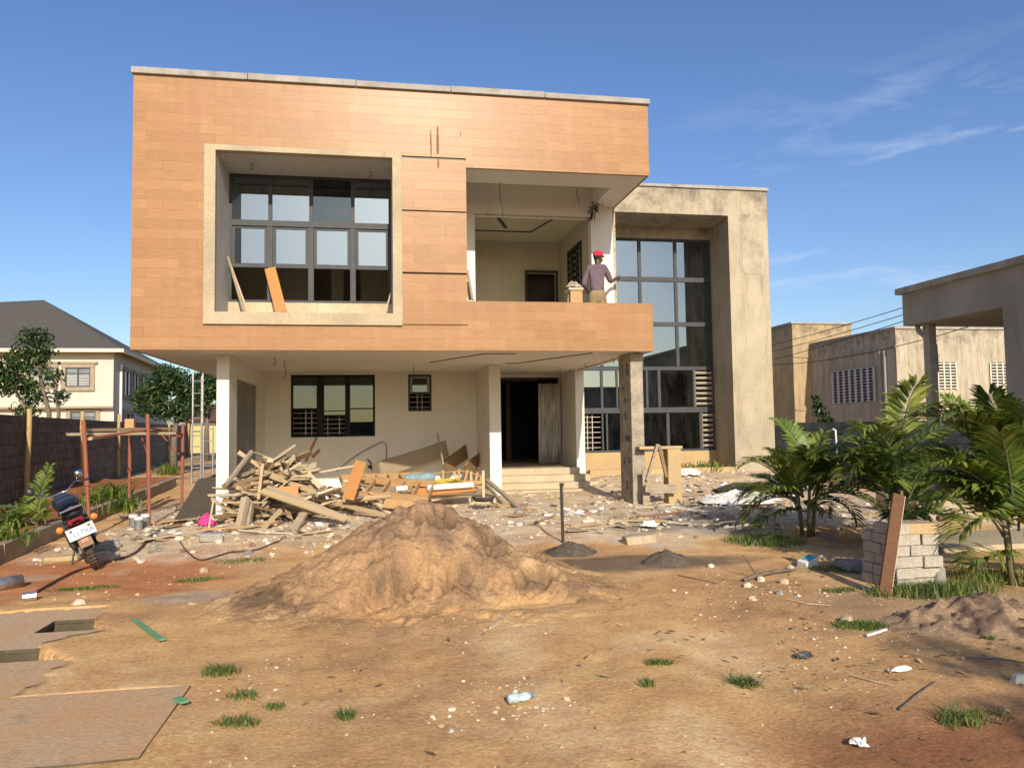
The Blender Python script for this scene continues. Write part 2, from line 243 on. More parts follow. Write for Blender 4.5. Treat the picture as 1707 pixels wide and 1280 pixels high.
# ---------------------------------------------------------------- mesh builder
WORG={}
class MB:
    def __init__(s): s.v=[];s.f=[];s.mi=[]
    def add(s,vs,fs,mi=0):
        o=len(s.v);s.v.extend([tuple(p) for p in vs]);s.f.extend([tuple(o+i for i in f) for f in fs]);s.mi.extend([mi]*len(fs))
    def box(s,x0,x1,y0,y1,z0,z1,mi=0):
        s.add([(x0,y0,z0),(x1,y0,z0),(x1,y1,z0),(x0,y1,z0),(x0,y0,z1),(x1,y0,z1),(x1,y1,z1),(x0,y1,z1)],
              [(0,3,2,1),(4,5,6,7),(0,1,5,4),(1,2,6,5),(2,3,7,6),(3,0,4,7)],mi)
    def obox(s,c,size,rot=(0,0,0),mi=0):
        Rm=Euler(rot).to_matrix();h=[d/2 for d in size];c=Vector(c)
        vs=[c+Rm@Vector((sx*h[0],sy*h[1],sz*h[2])) for sz in (-1,1) for sx,sy in ((-1,-1),(1,-1),(1,1),(-1,1))]
        s.add(vs,[(0,3,2,1),(4,5,6,7),(0,1,5,4),(1,2,6,5),(2,3,7,6),(3,0,4,7)],mi)
    def bar(s,p,q,w,h=None,mi=0,upv=(0,0,1)):
        p=Vector(p);q=Vector(q);d=(q-p).normalized();u=Vector(upv)
        if abs(d.dot(u))>.97:u=Vector((0,1,0))
        a=d.cross(u).normalized()*w/2;b=a.cross(d).normalized()*(h or w)/2
        vs=[p-a-b,p+a-b,p+a+b,p-a+b,q-a-b,q+a-b,q+a+b,q-a+b]
        s.add(vs,[(3,2,1,0),(4,5,6,7),(0,1,5,4),(1,2,6,5),(2,3,7,6),(3,0,4,7)],mi)
    def tube(s,pts,r,n=8,mi=0,cap=True):
        pts=[Vector(p) for p in pts];rs=r if isinstance(r,(list,tuple)) else [r]*len(pts)
        rings=[];ref=None
        for i,p in enumerate(pts):
            d=(pts[min(i+1,len(pts)-1)]-pts[max(i-1,0)]).normalized()
            if ref is None:
                ref=d.cross(Vector((0,0,1)))
                if ref.length<.05: ref=d.cross(Vector((0,1,0)))
            a=(ref-d*ref.dot(d)).normalized();ref=a;b=d.cross(a)
            rings.append([p+(a*math.cos(2*math.pi*k/n)+b*math.sin(2*math.pi*k/n))*rs[i] for k in range(n)])
        vs=[v for g in rings for v in g];fs=[]
        for i in range(len(pts)-1):
            for k in range(n):
                k2=(k+1)%n;fs.append((i*n+k,i*n+k2,(i+1)*n+k2,(i+1)*n+k))
        if cap: fs.append(tuple(range(n-1,-1,-1)));fs.append(tuple((len(pts)-1)*n+k for k in range(n)))
        s.add(vs,fs,mi)
    def lathe(s,prof,c=(0,0,0),n=24,mi=0,axis='Z',rot=None):
        vs=[];fs=[];c=Vector(c)
        for r,z in prof:
            for k in range(n):
                a=2*math.pi*k/n;v=Vector((r*math.cos(a),r*math.sin(a),z))
                if axis=='Y': v=Vector((v.x,v.z,v.y))
                if axis=='X': v=Vector((v.z,v.x,v.y))
                if rot: v=rot@v
                vs.append(c+v)
        for i in range(len(prof)-1):
            for k in range(n):
                k2=(k+1)%n;fs.append((i*n+k,i*n+k2,(i+1)*n+k2,(i+1)*n+k))
        fs.append(tuple(range(n-1,-1,-1)));fs.append(tuple((len(prof)-1)*n+k for k in range(n)))
        s.add(vs,fs,mi)
    def prism(s,poly,z0,z1,mi=0):
        n=len(poly);vs=[(x,y,z0) for x,y in poly]+[(x,y,z1) for x,y in poly]
        s.add(vs,[tuple(range(n-1,-1,-1)),tuple(range(n,2*n))]+[(i,(i+1)%n,n+(i+1)%n,n+i) for i in range(n)],mi)
    def holes(s,xs,zs,solid,y0,y1,mi=0,axis='Y'):
        """wall in the XZ plane built of shared cells, with openings where solid(i,j) is false"""
        nx,nz=len(xs),len(zs);P={}
        vs=[]
        def vid(i,j,k):
            if (i,j,k) not in P:
                P[(i,j,k)]=len(vs);x,y,z=xs[i],(y0,y1)[k],zs[j]
                vs.append((x,y,z) if axis=='Y' else (y,x,z))
            return P[(i,j,k)]
        S=lambda i,j:0<=i<nx-1 and 0<=j<nz-1 and solid(i,j)
        fs=[]
        for i in range(nx-1):
            for j in range(nz-1):
                if not S(i,j):continue
                fs.append((vid(i,j,0),vid(i+1,j,0),vid(i+1,j+1,0),vid(i,j+1,0)))
                fs.append((vid(i,j,1),vid(i,j+1,1),vid(i+1,j+1,1),vid(i+1,j,1)))
                if not S(i-1,j):fs.append((vid(i,j,0),vid(i,j+1,0),vid(i,j+1,1),vid(i,j,1)))
                if not S(i+1,j):fs.append((vid(i+1,j,0),vid(i+1,j,1),vid(i+1,j+1,1),vid(i+1,j+1,0)))
                if not S(i,j-1):fs.append((vid(i,j,0),vid(i,j,1),vid(i+1,j,1),vid(i+1,j,0)))
                if not S(i,j+1):fs.append((vid(i,j+1,0),vid(i+1,j+1,0),vid(i+1,j+1,1),vid(i,j+1,1)))
        s.add(vs,fs,mi)
    def build(s,name,mats,parent=None,smooth=False,bevel=0,recalc=False):
        me=bpy.data.meshes.new(name)
        org=Vector((0,0,0));p=parent
        while p is not None:
            if p.name in WORG: org=WORG[p.name];break
            p=p.parent
        vs=[(a-org.x,b-org.y,c-org.z) for a,b,c in s.v]
        me.from_pydata(vs,[],s.f)
        if not isinstance(mats,(list,tuple)):mats=[mats]
        for m in mats: me.materials.append(m)
        if len(mats)>1: me.polygons.foreach_set('material_index',s.mi)
        if smooth: me.polygons.foreach_set('use_smooth',[True]*len(me.polygons))
        me.update()
        o=bpy.data.objects.new(name,me);COL.objects.link(o)
        if parent is not None:o.parent=parent
        if bevel:
            b=o.modifiers.new('bevel','BEVEL');b.width=bevel;b.segments=2;b.limit_method='ANGLE'
        return o
def tag(o,label=None,cat=None,group=None,kind=None):
    if label:o['label']=label
    if cat:o['category']=cat
    if group:o['group']=group
    if kind:o['kind']=kind
    return o
def thing(name,label,cat,loc=(0,0,0),rotz=0,group=None,world=False,rot=None):
    o=bpy.data.objects.new(name,None);COL.objects.link(o);o.empty_display_size=.2
    o.location=loc;o.rotation_euler=rot or (0,0,rotz)
    if world: WORG[o.name]=Vector(loc)
    return tag(o,label,cat,group)
def solo(mb,name,mats,label,cat,loc,group=None,smooth=False,bevel=0,rot=None,kind=None):
    """a thing of one mesh; mesh given in its own frame, origin at its base"""
    o=mb.build(name,mats,None,smooth,bevel);o.location=loc
    if rot:o.rotation_euler=rot
    return tag(o,label,cat,group,kind)
def soloW(mb,name,mats,label,cat,base,group=None,smooth=False,bevel=0,kind=None):
    """same, mesh given in world coordinates"""
    b=Vector(base);mb.v=[(x-b.x,y-b.y,z-b.z) for x,y,z in mb.v]
    return solo(mb,name,mats,label,cat,b,group,smooth,bevel,None,kind)
def dup(o,loc,rotz=None,label=None,rot=None,scale=None):
    def rec(src,par):
        c=src.copy();COL.objects.link(c);c.parent=par
        for ch in list(src.children):rec(ch,c)
        return c
    r=rec(o,None);r.location=loc
    if rotz is not None:r.rotation_euler=(0,0,rotz)
    if rot is not None:r.rotation_euler=rot
    if scale is not None:r.scale=scale
    if label:r['label']=label
    return r
# ================================================================ GROUND
SL1=(-3.9,-1.15,4.06,5.12); SL2=(-4.4,-1.85,5.12,7.75)        # concrete pads (x0,x1,y0,y1)
def gh(x,y):
    x=np.asarray(x,float);y=np.asarray(y,float)
    h=.05*(fbm(x*.5,y*.5,4,3)-.5)+.035*(fbm(x*2.3,y*2.3,4,11)-.5)
    h=h+.10*sm(y,9.3,12.0)*sm(x,-4.2,-2.6)*(1-sm(y,30,40))
    h=h+.05*(fbm(x*1.4,y*1.4,5,23)-.42)*sm(y,9.3,10.6)*(1-sm(y,18,20))*sm(x,-4.5,-3)*(1-sm(x,9,10.5))
    h=h+.26*sm(y,14.6,18)*sm(x,4.4,5.6)*(1-sm(y,24,30))
    f1=sm(x,-4.6,-4.2)*(1-sm(x,-1.0,-.55))*sm(y,3.5,3.95)*(1-sm(y,5.2,5.8));h=h*(1-f1)+(.012+.012*fbm(x*4,y*4,3,19))*f1
    for o_ in (0,1.35):
        cx=-.2+o_+.10*(y-3)+.05*(y-3)**2*.5;lug=.5+.5*np.sin((y*1.0+.25*np.abs(x-cx))*44);rr_=np.exp(-((x-cx)/.10)**4);h=h-rr_*(.012+.007*lug)*sm(y,2,3)*(1-sm(y,5.6,6.4))*sm(fbm(x*1.2,y*1.2,3,29),.36,.52)
    rut=np.exp(-((x-2.2-.25*(y-4))**2)/.10)*.05*sm(y,2,3)*(1-sm(y,6,7.5));h=h-rut
    return h
def g1(x,y): return float(gh(x,y))
def onG(px,py,dz=0):
    p=at(px,py,z=0)
    for _ in range(6): p=at(px,py,z=g1(p.x,p.y))
    return Vector((p.x,p.y,g1(p.x,p.y)+dz))
def axis(a,b,st,far,sg):
    c=[];p=b;s=st
    while p<far: s*=1.28;p+=s;c.append(p)
    return c
xs=np.array(sorted([-v for v in axis(0,9,.055,900,1)]+list(np.arange(-9,10,.055))+axis(0,10,.055,900,1)))
ys=np.array(sorted([-v+2 for v in axis(0,0,.05,900,1)]+list(np.arange(2,13,.05))+list(np.arange(13,21,.09))+axis(0,21,.09,900,1)))
GX,GY=np.meshgrid(xs,ys)
GZ=gh(GX,GY)
edge=.05*(fbm(GX*1.7,GY*1.7,4,91)-.5)
for (a,b,c,d) in (SL1,SL2):
    if d>6:      # soil has crept over the rim of the rear pad
        e1=.30+.8*np.clip(fbm(GX*1.3,GY*2.2,4,95)-.30,0,1);e2=.05+.5*np.clip(fbm(GX*1.5,GY*2,4,96)-.35,0,1)
        near=sm(b+.45-GX,0,.35)*sm(d+.35-GY,0,.3)*sm(GX,a-.3,a)*sm(GY,c-.1,c)
        GZ=np.where(GY>c-.02,GZ*(1-near)+(.012+.014*fbm(GX*3,GY*3,3,97))*near,GZ)
        ins=(GX>a+.06)&(GX<b-e1)&(GY>c-.04)&(GY<d-e2)
    else:
        ins=(GX>a+.06)&(GX<b-.05)&(GY>c+.05)&(GY<d-.02)
    GZ=np.where(ins,-.5,GZ)
nv=GX.size
me=bpy.data.meshes.new('ground');me.vertices.add(nv)
me.vertices.foreach_set('co',np.stack([GX,GY,GZ],-1).ravel())
ny,nx=GX.shape
ii=(np.arange(ny-1)[:,None]*nx+np.arange(nx-1)[None,:]).ravel()
q=np.stack([ii,ii+1,ii+nx+1,ii+nx],-1)
me.loops.add(q.size);me.loops.foreach_set('vertex_index',q.ravel())
me.polygons.add(len(q));me.polygons.foreach_set('loop_start',np.arange(len(q))*4);me.polygons.foreach_set('loop_total',np.full(len(q),4))
me.polygons.foreach_set('use_smooth',np.ones(len(q),bool))
me.update(calc_edges=True)
# soil kinds, as they lie on the site: tan earth, red laterite, pale rubble dust, spilled mortar
def soilcolor(x,y):
    w1=fbm(x*.55,y*.55,5,41);w2=fbm(x*1.3+5,y*1.3,5,57);w3=fbm(x*3.1,y*3.1,4,73)
    c=np.zeros(x.shape+(3,));c[:]=(.62,.375,.165)
    def mixc(col,f):
        f=np.clip(f,0,1)[...,None];c[:]=c*(1-f)+np.array(col)*f
    mixc((.70,.47,.245),sm(w2,.50,.68)*.8)
    mixc((.50,.285,.125),sm(w1,.50,.66)*.65)
    mixc((.38,.23,.12),sm(w3*.5+w1*.5,.55,.66)*.4)
    mixc((.58,.32,.13),sm(w2*.5+w3*.5,.5,.63)*sm(-x,-1.5,2.0)*(1-sm(y,4.2,6))*.6)
    mixc((.48,.20,.085),sm(-x+1.1*(w1-.5),1.3,2.2)*sm(y+1.4*(w2-.5),7.6,8.5)*(1-sm(y+1.2*(w1-.5),10.3,11.3))*.95)
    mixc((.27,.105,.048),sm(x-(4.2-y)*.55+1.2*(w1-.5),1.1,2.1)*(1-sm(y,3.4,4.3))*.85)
    mixc((.29,.20,.13),sm(x+1.3*(w2-.5),3.3,4.4)*sm(y,4.4,5.2)*(1-sm(y,6.3,7.2))*.55)
    rub=sm(y+2.2*(w2-.5)+.9*(w3-.5),9.7,10.9)*sm(x+1.4*(w1-.5),-4.6,-3.7)*(1-sm(x,9.5,11))*(1-sm(y,21,24))
    mixc((.62,.50,.35),rub*.85);mixc((.50,.36,.21),rub*sm(w3,.5,.64)*.75)
    mixc((.66,.58,.46),rub*sm(w2*.4+w3*.6,.54,.66)*.65)
    d=((x-2.9)/1.5)**2+((y-8.55)/.55)**2;mixc((.14,.105,.075),(1-sm(d+1.2*(w2-.5),.5,1.3))*.85)
    d=((x-4.6)/1.4)**2+((y-11.2)/.9)**2;mixc((.19,.175,.155),(1-sm(d+1.6*(w2-.5),.5,1.3))*.7)
    far=sm(y,30,60);mixc((.18,.15,.09),far)
    mixc((.40,.33,.25),(1-sm(((x+1.75)/.55)**2+((y-7.9)/.35)**2+.9*(w3-.5),.4,1.2))*.7)
    return c
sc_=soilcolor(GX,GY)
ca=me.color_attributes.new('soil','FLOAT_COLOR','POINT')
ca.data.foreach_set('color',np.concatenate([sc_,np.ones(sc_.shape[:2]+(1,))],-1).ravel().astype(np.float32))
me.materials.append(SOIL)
go=bpy.data.objects.new('ground',me);COL.objects.link(go);tag(go,kind='structure')

# concrete pads with open pits
PADM=stained('pad_concrete',(.47,.345,.215),(.52,.30,.14),(.26,.19,.12),amount=.6,blotch=1.0,streak=False,bump=.22)
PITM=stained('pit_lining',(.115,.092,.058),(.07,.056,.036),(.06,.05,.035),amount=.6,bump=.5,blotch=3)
def pad(name,b,pits,top):
    m=MB();x0,x1,y0,y1=b
    xs_=sorted({x0,x1,*[p[0] for p in pits],*[p[1] for p in pits],*np.linspace(x0,x1,9)[1:-1]});ys_=sorted({y0,y1,*[p[2] for p in pits],*[p[3] for p in pits]})
    inp=lambda x,y:any(p[0]<x<p[1] and p[2]<y<p[3] for p in pits)
    solid=lambda i,j:not inp((xs_[i]+xs_[i+1])/2,(ys_[j]+ys_[j+1])/2)
    t=MB();t.holes(xs_,ys_,solid,(-.12 if not pits else -.02),top,axis='Y')
    vs=[(x,z,y) for x,y,z in t.v]
    vs=[(x+.02*(float(vnoise(y*3,x,5))-.5)*(abs(x-x1)<.01),y+.03*(float(vnoise(x*2,y,6))-.5)*(abs(y-y0)<.01),z) for x,y,z in vs]
    vert=lambda f:max(vs[i][2] for i in f)-min(vs[i][2] for i in f)>.01
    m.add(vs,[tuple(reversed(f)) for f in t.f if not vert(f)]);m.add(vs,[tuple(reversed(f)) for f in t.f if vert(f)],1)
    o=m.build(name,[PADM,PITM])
    m=MB()
    for (a,bb,c,d) in pits:   # pit lining under the pad
        e=.012
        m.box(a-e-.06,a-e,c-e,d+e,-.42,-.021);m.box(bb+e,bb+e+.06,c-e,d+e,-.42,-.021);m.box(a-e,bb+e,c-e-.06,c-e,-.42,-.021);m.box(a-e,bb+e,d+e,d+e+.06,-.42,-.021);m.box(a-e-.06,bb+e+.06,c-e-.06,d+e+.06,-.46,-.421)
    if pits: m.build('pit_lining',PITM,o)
    return tag(o,kind='structure')
pad('concrete_slab',SL1,[],.03)
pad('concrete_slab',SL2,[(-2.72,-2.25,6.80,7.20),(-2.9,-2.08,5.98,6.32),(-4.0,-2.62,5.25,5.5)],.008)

# ================================================================ HOUSE
YF,Y0=13.64,13.71
XL,XR=-4.07,5.12
house=thing('house','half-finished two storey house clad in orange wood-look tiles with a tall glazed concrete wing',"house",(.5,16,0),world=True)
m=MB()
fx=[XL,-2.89,.43,1.61,XR];fz=[2.98,3.44,3.88,6.33,6.50,7.70]
def sol(i,j):
    if i==1 and j in (1,2,3): return False
    if i==3 and j in (2,): return False
    if i==2 and j in (1,2,3): return False
    return True
m.holes(fx,fz,sol,YF,Y0)
m.box(XR-.025,XR,Y0+.002,15.80,2.98,3.88);m.box(XR-.025,XR,Y0+.002,15.80,6.33,7.70)
m.box(XL,XL+.03,Y0+.002,24,2.98,7.70)
m.build('tile_cladding',MT,house)
# panel between niche and balcony: four tile-faced boards with open joints between them
pz=[3.462,4.32,4.345,5.45,5.475,6.26 if False else 6.40,6.42,6.50]
pm=MB()
for a,b,dy in ((3.44,4.345,0),(4.375,5.475,-.012),(5.50,6.44,-.006)):
    pm.box(.43+.003,1.61-.003,YF-.03+dy,Y0,a+.004,b)
pm.build('panel_cladding',MT,house)
pm=MB();pm.box(.434,1.606,YF+.03,Y0+.08,3.445,6.495);pm.build('joint_backing',CEM,house)
# dark drip stains are thin dried smears of adhesive on the tiles
sm_=MB()
for (x,z0,z1,w) in ((.98,6.50,7.0,.03),(.965,6.72,6.98,.014),(1.10,6.56,7.08,.055),(1.105,6.28,6.46,.04),(1.52,6.9,7.0,.02)):
    n=7;L=[];Rr=[]
    for k in range(n+1):
        t=k/n;ww=w*(.25+.75*math.sin(math.pi*min(1,t*.7+.25)))*random.uniform(.7,1.1)
        L.append((x-ww/2,z0+(z1-z0)*t));Rr.append((x+ww/2,z0+(z1-z0)*t))
    yb=YF-.004 if z1>6.47 else YF-.040
    poly=L+Rr[::-1];vs=[(a,yb,b) for a,b in poly]+[(a,yb+.01,b) for a,b in poly];N=len(poly)
    sm_.add(vs,[tuple(range(N)),tuple(range(2*N-1,N-1,-1))]+[(i,N+i,N+(i+1)%N,(i+1)%N) for i in range(N)])
sm_.build('adhesive_smear',plain('dried_adhesive',(.22,.10,.05),rough=.8),house)
# coping, built of cast lengths that step a little
m=MB();cx=[XL-.03,-2.2,-.35,1.35,3.1,XR+.035]
for i in range(5):
    dz=(.0,.006,-.004,.004,-.008)[i];m.box(cx[i]+.004,cx[i+1]-.004,YF-.06,YF+.34,7.702,7.812+dz)
m.box(XL-.03,XL+.3,YF+.345,24,7.702,7.81);m.box(XR-.3,XR+.035,YF+.345,24,7.702,7.81)
m.build('coping',COPE,house,bevel=.008)
# slabs and upper walls
m=MB()
m.box(XL+.031,XR-.027,Y0+.001,24,2.99,3.40);m.box(XL+.031,XL+.2,Y0+.001,24,3.401,7.69);m.box(4.92,XR-.027,Y0+.001,15.80,3.401,3.875);m.box(1.6,4.919,Y0+.001,13.85,3.401,3.875)
m.build('floor_slab',WHT,house)
m=MB();m.box(XL+.2,XR-.001,15.81+.3,24,7.1,7.4);m.box(1.62,4.61,14.502,15.81,6.95,7.2);m.build('roof_slab',WHT,house)
m=MB();m.box(XR-.22,XR-.002,16.05,24,3.4,7.1);m.box(XL+.21,XR-.23,23.8,24,0,7.1);m.build('rear_wall',WHT,house)
# thin dark strips painted as the shadow lines of gaps in the soffit
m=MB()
def shadow_line(p,q,w=.05,z=2.985): m.bar((p[0],p[1],z),(q[0],q[1],z),w,.016)
shadow_line((2.75,16.4),(3.0,16.4));shadow_line((3.0,16.4),(4.05,14.1));shadow_line((2.0,14.25),(2.6,14.25));shadow_line((2.0,14.25),(1.1,16.2),.03)
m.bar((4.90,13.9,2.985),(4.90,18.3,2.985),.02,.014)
m.build('soffit_shadow_strip',plain('groove_shadow_paint',(.10,.065,.04),rough=.8),house)
# loose wires hanging from the soffits
m=MB()
for (x,y,z,l) in ((-1.9,14.9,2.98,.16),(-1.8,15.5,2.98,.4),(.8,17.0,2.98,.42),(4.5,16.2,2.98,.16),(4.75,15.0,2.98,.13),(4.2,17.4,2.98,.13),(2.35,14.4,6.33,.75),(4.0,14.6,6.95,.9),(-2.2,14.2,6.43,.12),(-.1,14.3,6.43,.16)):
    pts=[(x+random.uniform(-.02,.02)*k,y,z-l*k/4) for k in range(5)];m.tube(pts,.006,5)
m.build('loose_wire',DARK,house)
# --- niche
sur=MB();sur.holes([-2.91,-2.72,.28,.45],[3.415,3.63,6.43,6.53],lambda i,j:not(i==1 and j==1),YF-.055,YF+.10);sur.build('window_surround',CON,house,bevel=.01)
lin=MB();lin.box(-2.80,-2.72,YF+.101,14.90,3.56,6.5);lin.box(.28,.36,YF+.101,14.90,3.56,6.5);lin.box(-2.72,.28,YF+.101,14.90,6.43,6.5);lin.box(-2.72,.28,YF+.101,14.90,3.56,3.62)
lin.box(-2.72,.28,14.2,14.26,6.405,6.429)
lin.build('niche_lining',stained('reveal_paint',(.52,.51,.48),(.46,.45,.42),(.33,.31,.28),amount=.25,bump=.08),house)
m=MB();m.box(-2.72,.28,14.78,14.90,3.621,3.99);m.build('niche_sill_wall',STEPM,house)
def window(name,x0,x1,z0,z1,Y,xsp,zsp,panes,fw_=.05,parent=house,depth=.07,bars=None,fm=ALU,slide=None,louvre=None):
    """frame = outer border + full mullions at xsp + rails at zsp; panes: list of (xa,xb,za,zb,mat,dy)"""
    f=MB()
    f.box(x0,x1,Y,Y+depth,z0,z0+fw_);f.box(x0,x1,Y,Y+depth,z1-fw_,z1)
    f.box(x0,x0+fw_,Y,Y+depth,z0+fw_,z1-fw_);f.box(x1-fw_,x1,Y,Y+depth,z0+fw_,z1-fw_)
    for (a,w,za,zb) in xsp: f.box(a-w/2,a+w/2,Y-.006,Y+depth-.004,za+.001,zb-.001)
    for (b,w,xa,xb) in zsp: f.box(xa,xb,Y-.012,Y+depth-.010,b-w/2,b+w/2)
    fo=f.build(name,fm,parent)
    for (xa,xb,za,zb,mt,dy) in panes:
        g=MB();g.box(xa,xb,Y+.028+dy,Y+.034+dy,za,zb);g.build('pane',mt,fo)
    if bars:
        for (xa,xb,za,zb,nh,vx) in bars:
            b=MB()
            for k in range(nh):
                zz=za+(zb-za)*(k+.5)/nh;b.box(xa,xb,Y+depth+.03,Y+depth+.045,zz-.006,zz+.006)
            for v in vx:b.box(v-.008,v+.008,Y+depth+.016,Y+depth+.029,za,zb)
            b.build('burglar_bars',BARW,fo)
    if louvre:
        for (xa,xb,za,zb,n) in louvre:
            b=MB();b.box(xa,xa+.035,Y-.02,Y+.05,za,zb);b.box(xb-.02,xb,Y-.02,Y+.05,za,zb)
            b.build('louvre_frame',plain('brown_metal',(.16,.11,.085),rough=.5),fo)
            b=MB()
            for k in range(n):
                zz=za+(zb-za)*(k+.5)/n;b.obox(((xa+xb)/2+.008,Y+.015,zz),(xb-xa-.06,.075,.022),(R(-38),0,0))
            b.build('louvre_slat',BARW,fo)
    return fo
Yw=14.82
cxs=[-2.72,-1.98,-1.23,-.45,.28]
xsp=[(c,.07,5.56,6.38) for c in cxs[1:-1]]+[(c,.10,4.04,5.44) for c in cxs[1:-1]]
zsp=[(5.50,.11,-2.67,.23)]
panes=[];
for i in range(4):
    a,b=cxs[i]+(.05 if i==0 else .035),cxs[i+1]-.035
    panes.append((a,b,5.56,6.38,GLS if i!=2 else GLD,0))
    panes.append((a+.05,b-.05,4.74,5.42,GLS,.012))
w=window('window',-2.72,.28,3.992,6.43,Yw,xsp,zsp,panes)
s=MB()
for i in range(4):
    a,b=cxs[i]+.055,cxs[i+1]-.055
    if i==0:a=cxs[0]+.052
    s.box(a,a+.05,Yw+.02,Yw+.05,4.66,5.44);s.box(b-.05,b,Yw+.02,Yw+.05,4.66,5.44);s.box(a+.05,b-.05,Yw+.02,Yw+.05,4.66,4.73);s.box(a+.05,b-.05,Yw+.02,Yw+.05,5.40,5.44)
s.build('sash',ALU,w)
# room behind the niche
m=MB();yr=18.4
m.holes([-3.8,-1.50,-1.06,-.78,-.38,1.38],[3.4,5.6,7.05],lambda i,j:not(j==0 and i in (1,3)),yr,yr+.1)
m.box(-3.84,-3.80,14.91,yr,3.41,7.05);m.box(1.34,1.38,16.06,yr,3.41,7.05);m.box(-3.8,1.3,yr+1.3,yr+1.35,3.41,7.05)
m.build('inner_wall',BEIGE,house)
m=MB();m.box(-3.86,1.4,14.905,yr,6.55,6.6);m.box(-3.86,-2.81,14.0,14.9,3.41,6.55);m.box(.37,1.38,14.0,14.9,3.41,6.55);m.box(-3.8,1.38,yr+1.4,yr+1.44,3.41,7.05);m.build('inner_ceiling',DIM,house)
# --- balcony
Yp=15.82
m=MB();m.holes([1.40,2.04,4.58,XR-.003],[3.4,6.10,6.949],lambda i,j:not(i==1 and j==0),Yp,Yp+.22)
m.box(1.38,1.60,Y0+.001,Yp-.001,3.41,6.94)
m.box(1.62,XR-.027,Y0+.001,14.5,6.34,7.69);m.box(4.62,XR-.027,14.501,Yp-.001,6.34,7.69)
m.build('balcony_wall',CREAM,house)
m=MB();m.box(2.04,4.58,Yp-.02,Yp+.02,6.075,6.10);m.box(XR-.045,XR+.004,Yp-.012,Yp-.001,3.9,6.32);m.build('opening_edge',plain('raw_edge',(.27,.18,.11),rough=.9,c2=(.55,.47,.35),scale=14),house)
m=MB()
m.holes([1.9,3.76,4.50,4.75],[3.4,5.50,6.35],lambda i,j:not(i==1 and j==0),18.9,19.0)
m.box(1.88,1.98,Yp+.23,18.9,3.41,6.3);m.holes([Yp+.23,16.75,18.05,18.9],[3.41,3.95,5.85,6.3],lambda i,j:not(i==1 and j==1),4.62,4.75,axis='X')
m.box(1.9,4.75,Yp+.23,18.9,6.30,6.35)
m.build('room_wall',stained('room_plaster',(.50,.45,.33),(.42,.37,.27),(.33,.28,.20),amount=.35,bump=.1),house)
m=MB();m.box(3.70,3.76,18.86,18.899,3.41,5.56);m.box(4.50,4.56,18.86,18.899,3.41,5.56);m.box(3.76,4.50,18.86,18.899,5.50,5.56);m.box(3.6,4.7,19.6,19.64,3.4,6.3);m.build('door_frame',WDK,house)
m=MB()  # brown strips standing in for the shadow edges of the recessed tray ceiling
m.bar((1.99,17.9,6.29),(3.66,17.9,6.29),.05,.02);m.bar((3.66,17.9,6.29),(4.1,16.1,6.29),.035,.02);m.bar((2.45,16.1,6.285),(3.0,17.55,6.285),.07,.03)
m.build('tray_shadow_strip',WDK,house)
f=MB();f.box(4.60,4.66,16.76,18.04,3.96,4.02);f.box(4.60,4.66,16.76,18.04,5.78,5.84)
for y in (16.78,17.2,17.62,18.02):f.box(4.60,4.66,y-.03,y+.03,4.02,5.78)
lf=f.build('louvre_window',DARK,house)
f=MB()
for k in range(11):
    for y in (16.99,17.41,17.82): f.obox((4.64,y,4.1+.155*k),(.07,.34,.012),(0,R(35),0))
f.build('louvre_slat',plain('louvre_glass',(.16,.15,.12),rough=.3),lf)
# --- ground floor
m=MB();m.box(-2.88,-2.66,14.6,15.4,-.1,2.989);m.build('column',WHT,house,bevel=.008)
m=MB();m.box(-2.88,-2.66,15.401,18.2,2.62,2.988);m.box(-2.88,-2.66,18.2,19.3,-.1,2.989)
m.box(-2.88,-2.66,19.301,24,-.1,2.988)
m.build('side_wall',WHT,house)
m=MB();m.box(-2.86,-2.74,15.401,18.199,-.1,2.619);m.build('infill_panel',CEM,house)
m=MB()
m.holes([-2.66,-2.06,-.06,.75,1.33,2.449],[-.1,1.42,2.02,2.935,2.988],lambda i,j:not((i==1 and j in (1,2)) or (i==3 and j==2)),19.1,19.3)
m.build('back_wall',WHT,house)
m=MB();m.box(2.45,2.71,16.84,20.1,-.1,2.989);m.build('column',WHT,house,bevel=.008)
m=MB();m.holes([2.711,2.75,4.79,4.81],[.3,2.90,2.988],lambda i,j:not(i==1 and j==0),19.9,20.1);m.box(4.811,5.03,18.3,20.0,-.1,2.988);m.build('porch_wall',WHT,house)
m=MB();m.box(-2.6,2.45,15.2,19.1,-.1,.20);m.box(2.712,4.81,18.0,23.49,-.1,.60);m.build('porch_floor',STEPM,house,bevel=.012)
st=MB();st.box(2.72,4.98,17.68,17.999,-.1,.45);st.box(2.72,5.1,17.36,17.679,-.1,.30);st.box(2.78,4.85,17.02,17.359,-.1,.16);st.obox((5.2,16.95,.17),(.22,.2,.18),(0,0,.3))
st.build('entrance_steps',STEPM,house,bevel=.015)
# hall behind the door
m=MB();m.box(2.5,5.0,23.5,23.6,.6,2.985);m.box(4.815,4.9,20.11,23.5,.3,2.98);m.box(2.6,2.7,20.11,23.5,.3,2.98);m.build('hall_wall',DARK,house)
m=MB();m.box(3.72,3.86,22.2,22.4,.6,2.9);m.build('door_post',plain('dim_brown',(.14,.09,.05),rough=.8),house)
m=MB();m.box(2.752,4.788,19.94,20.02,2.84,2.898);m.box(2.752,2.80,19.94,20.02,.6,2.84);m.build('door_frame',WDK,house)
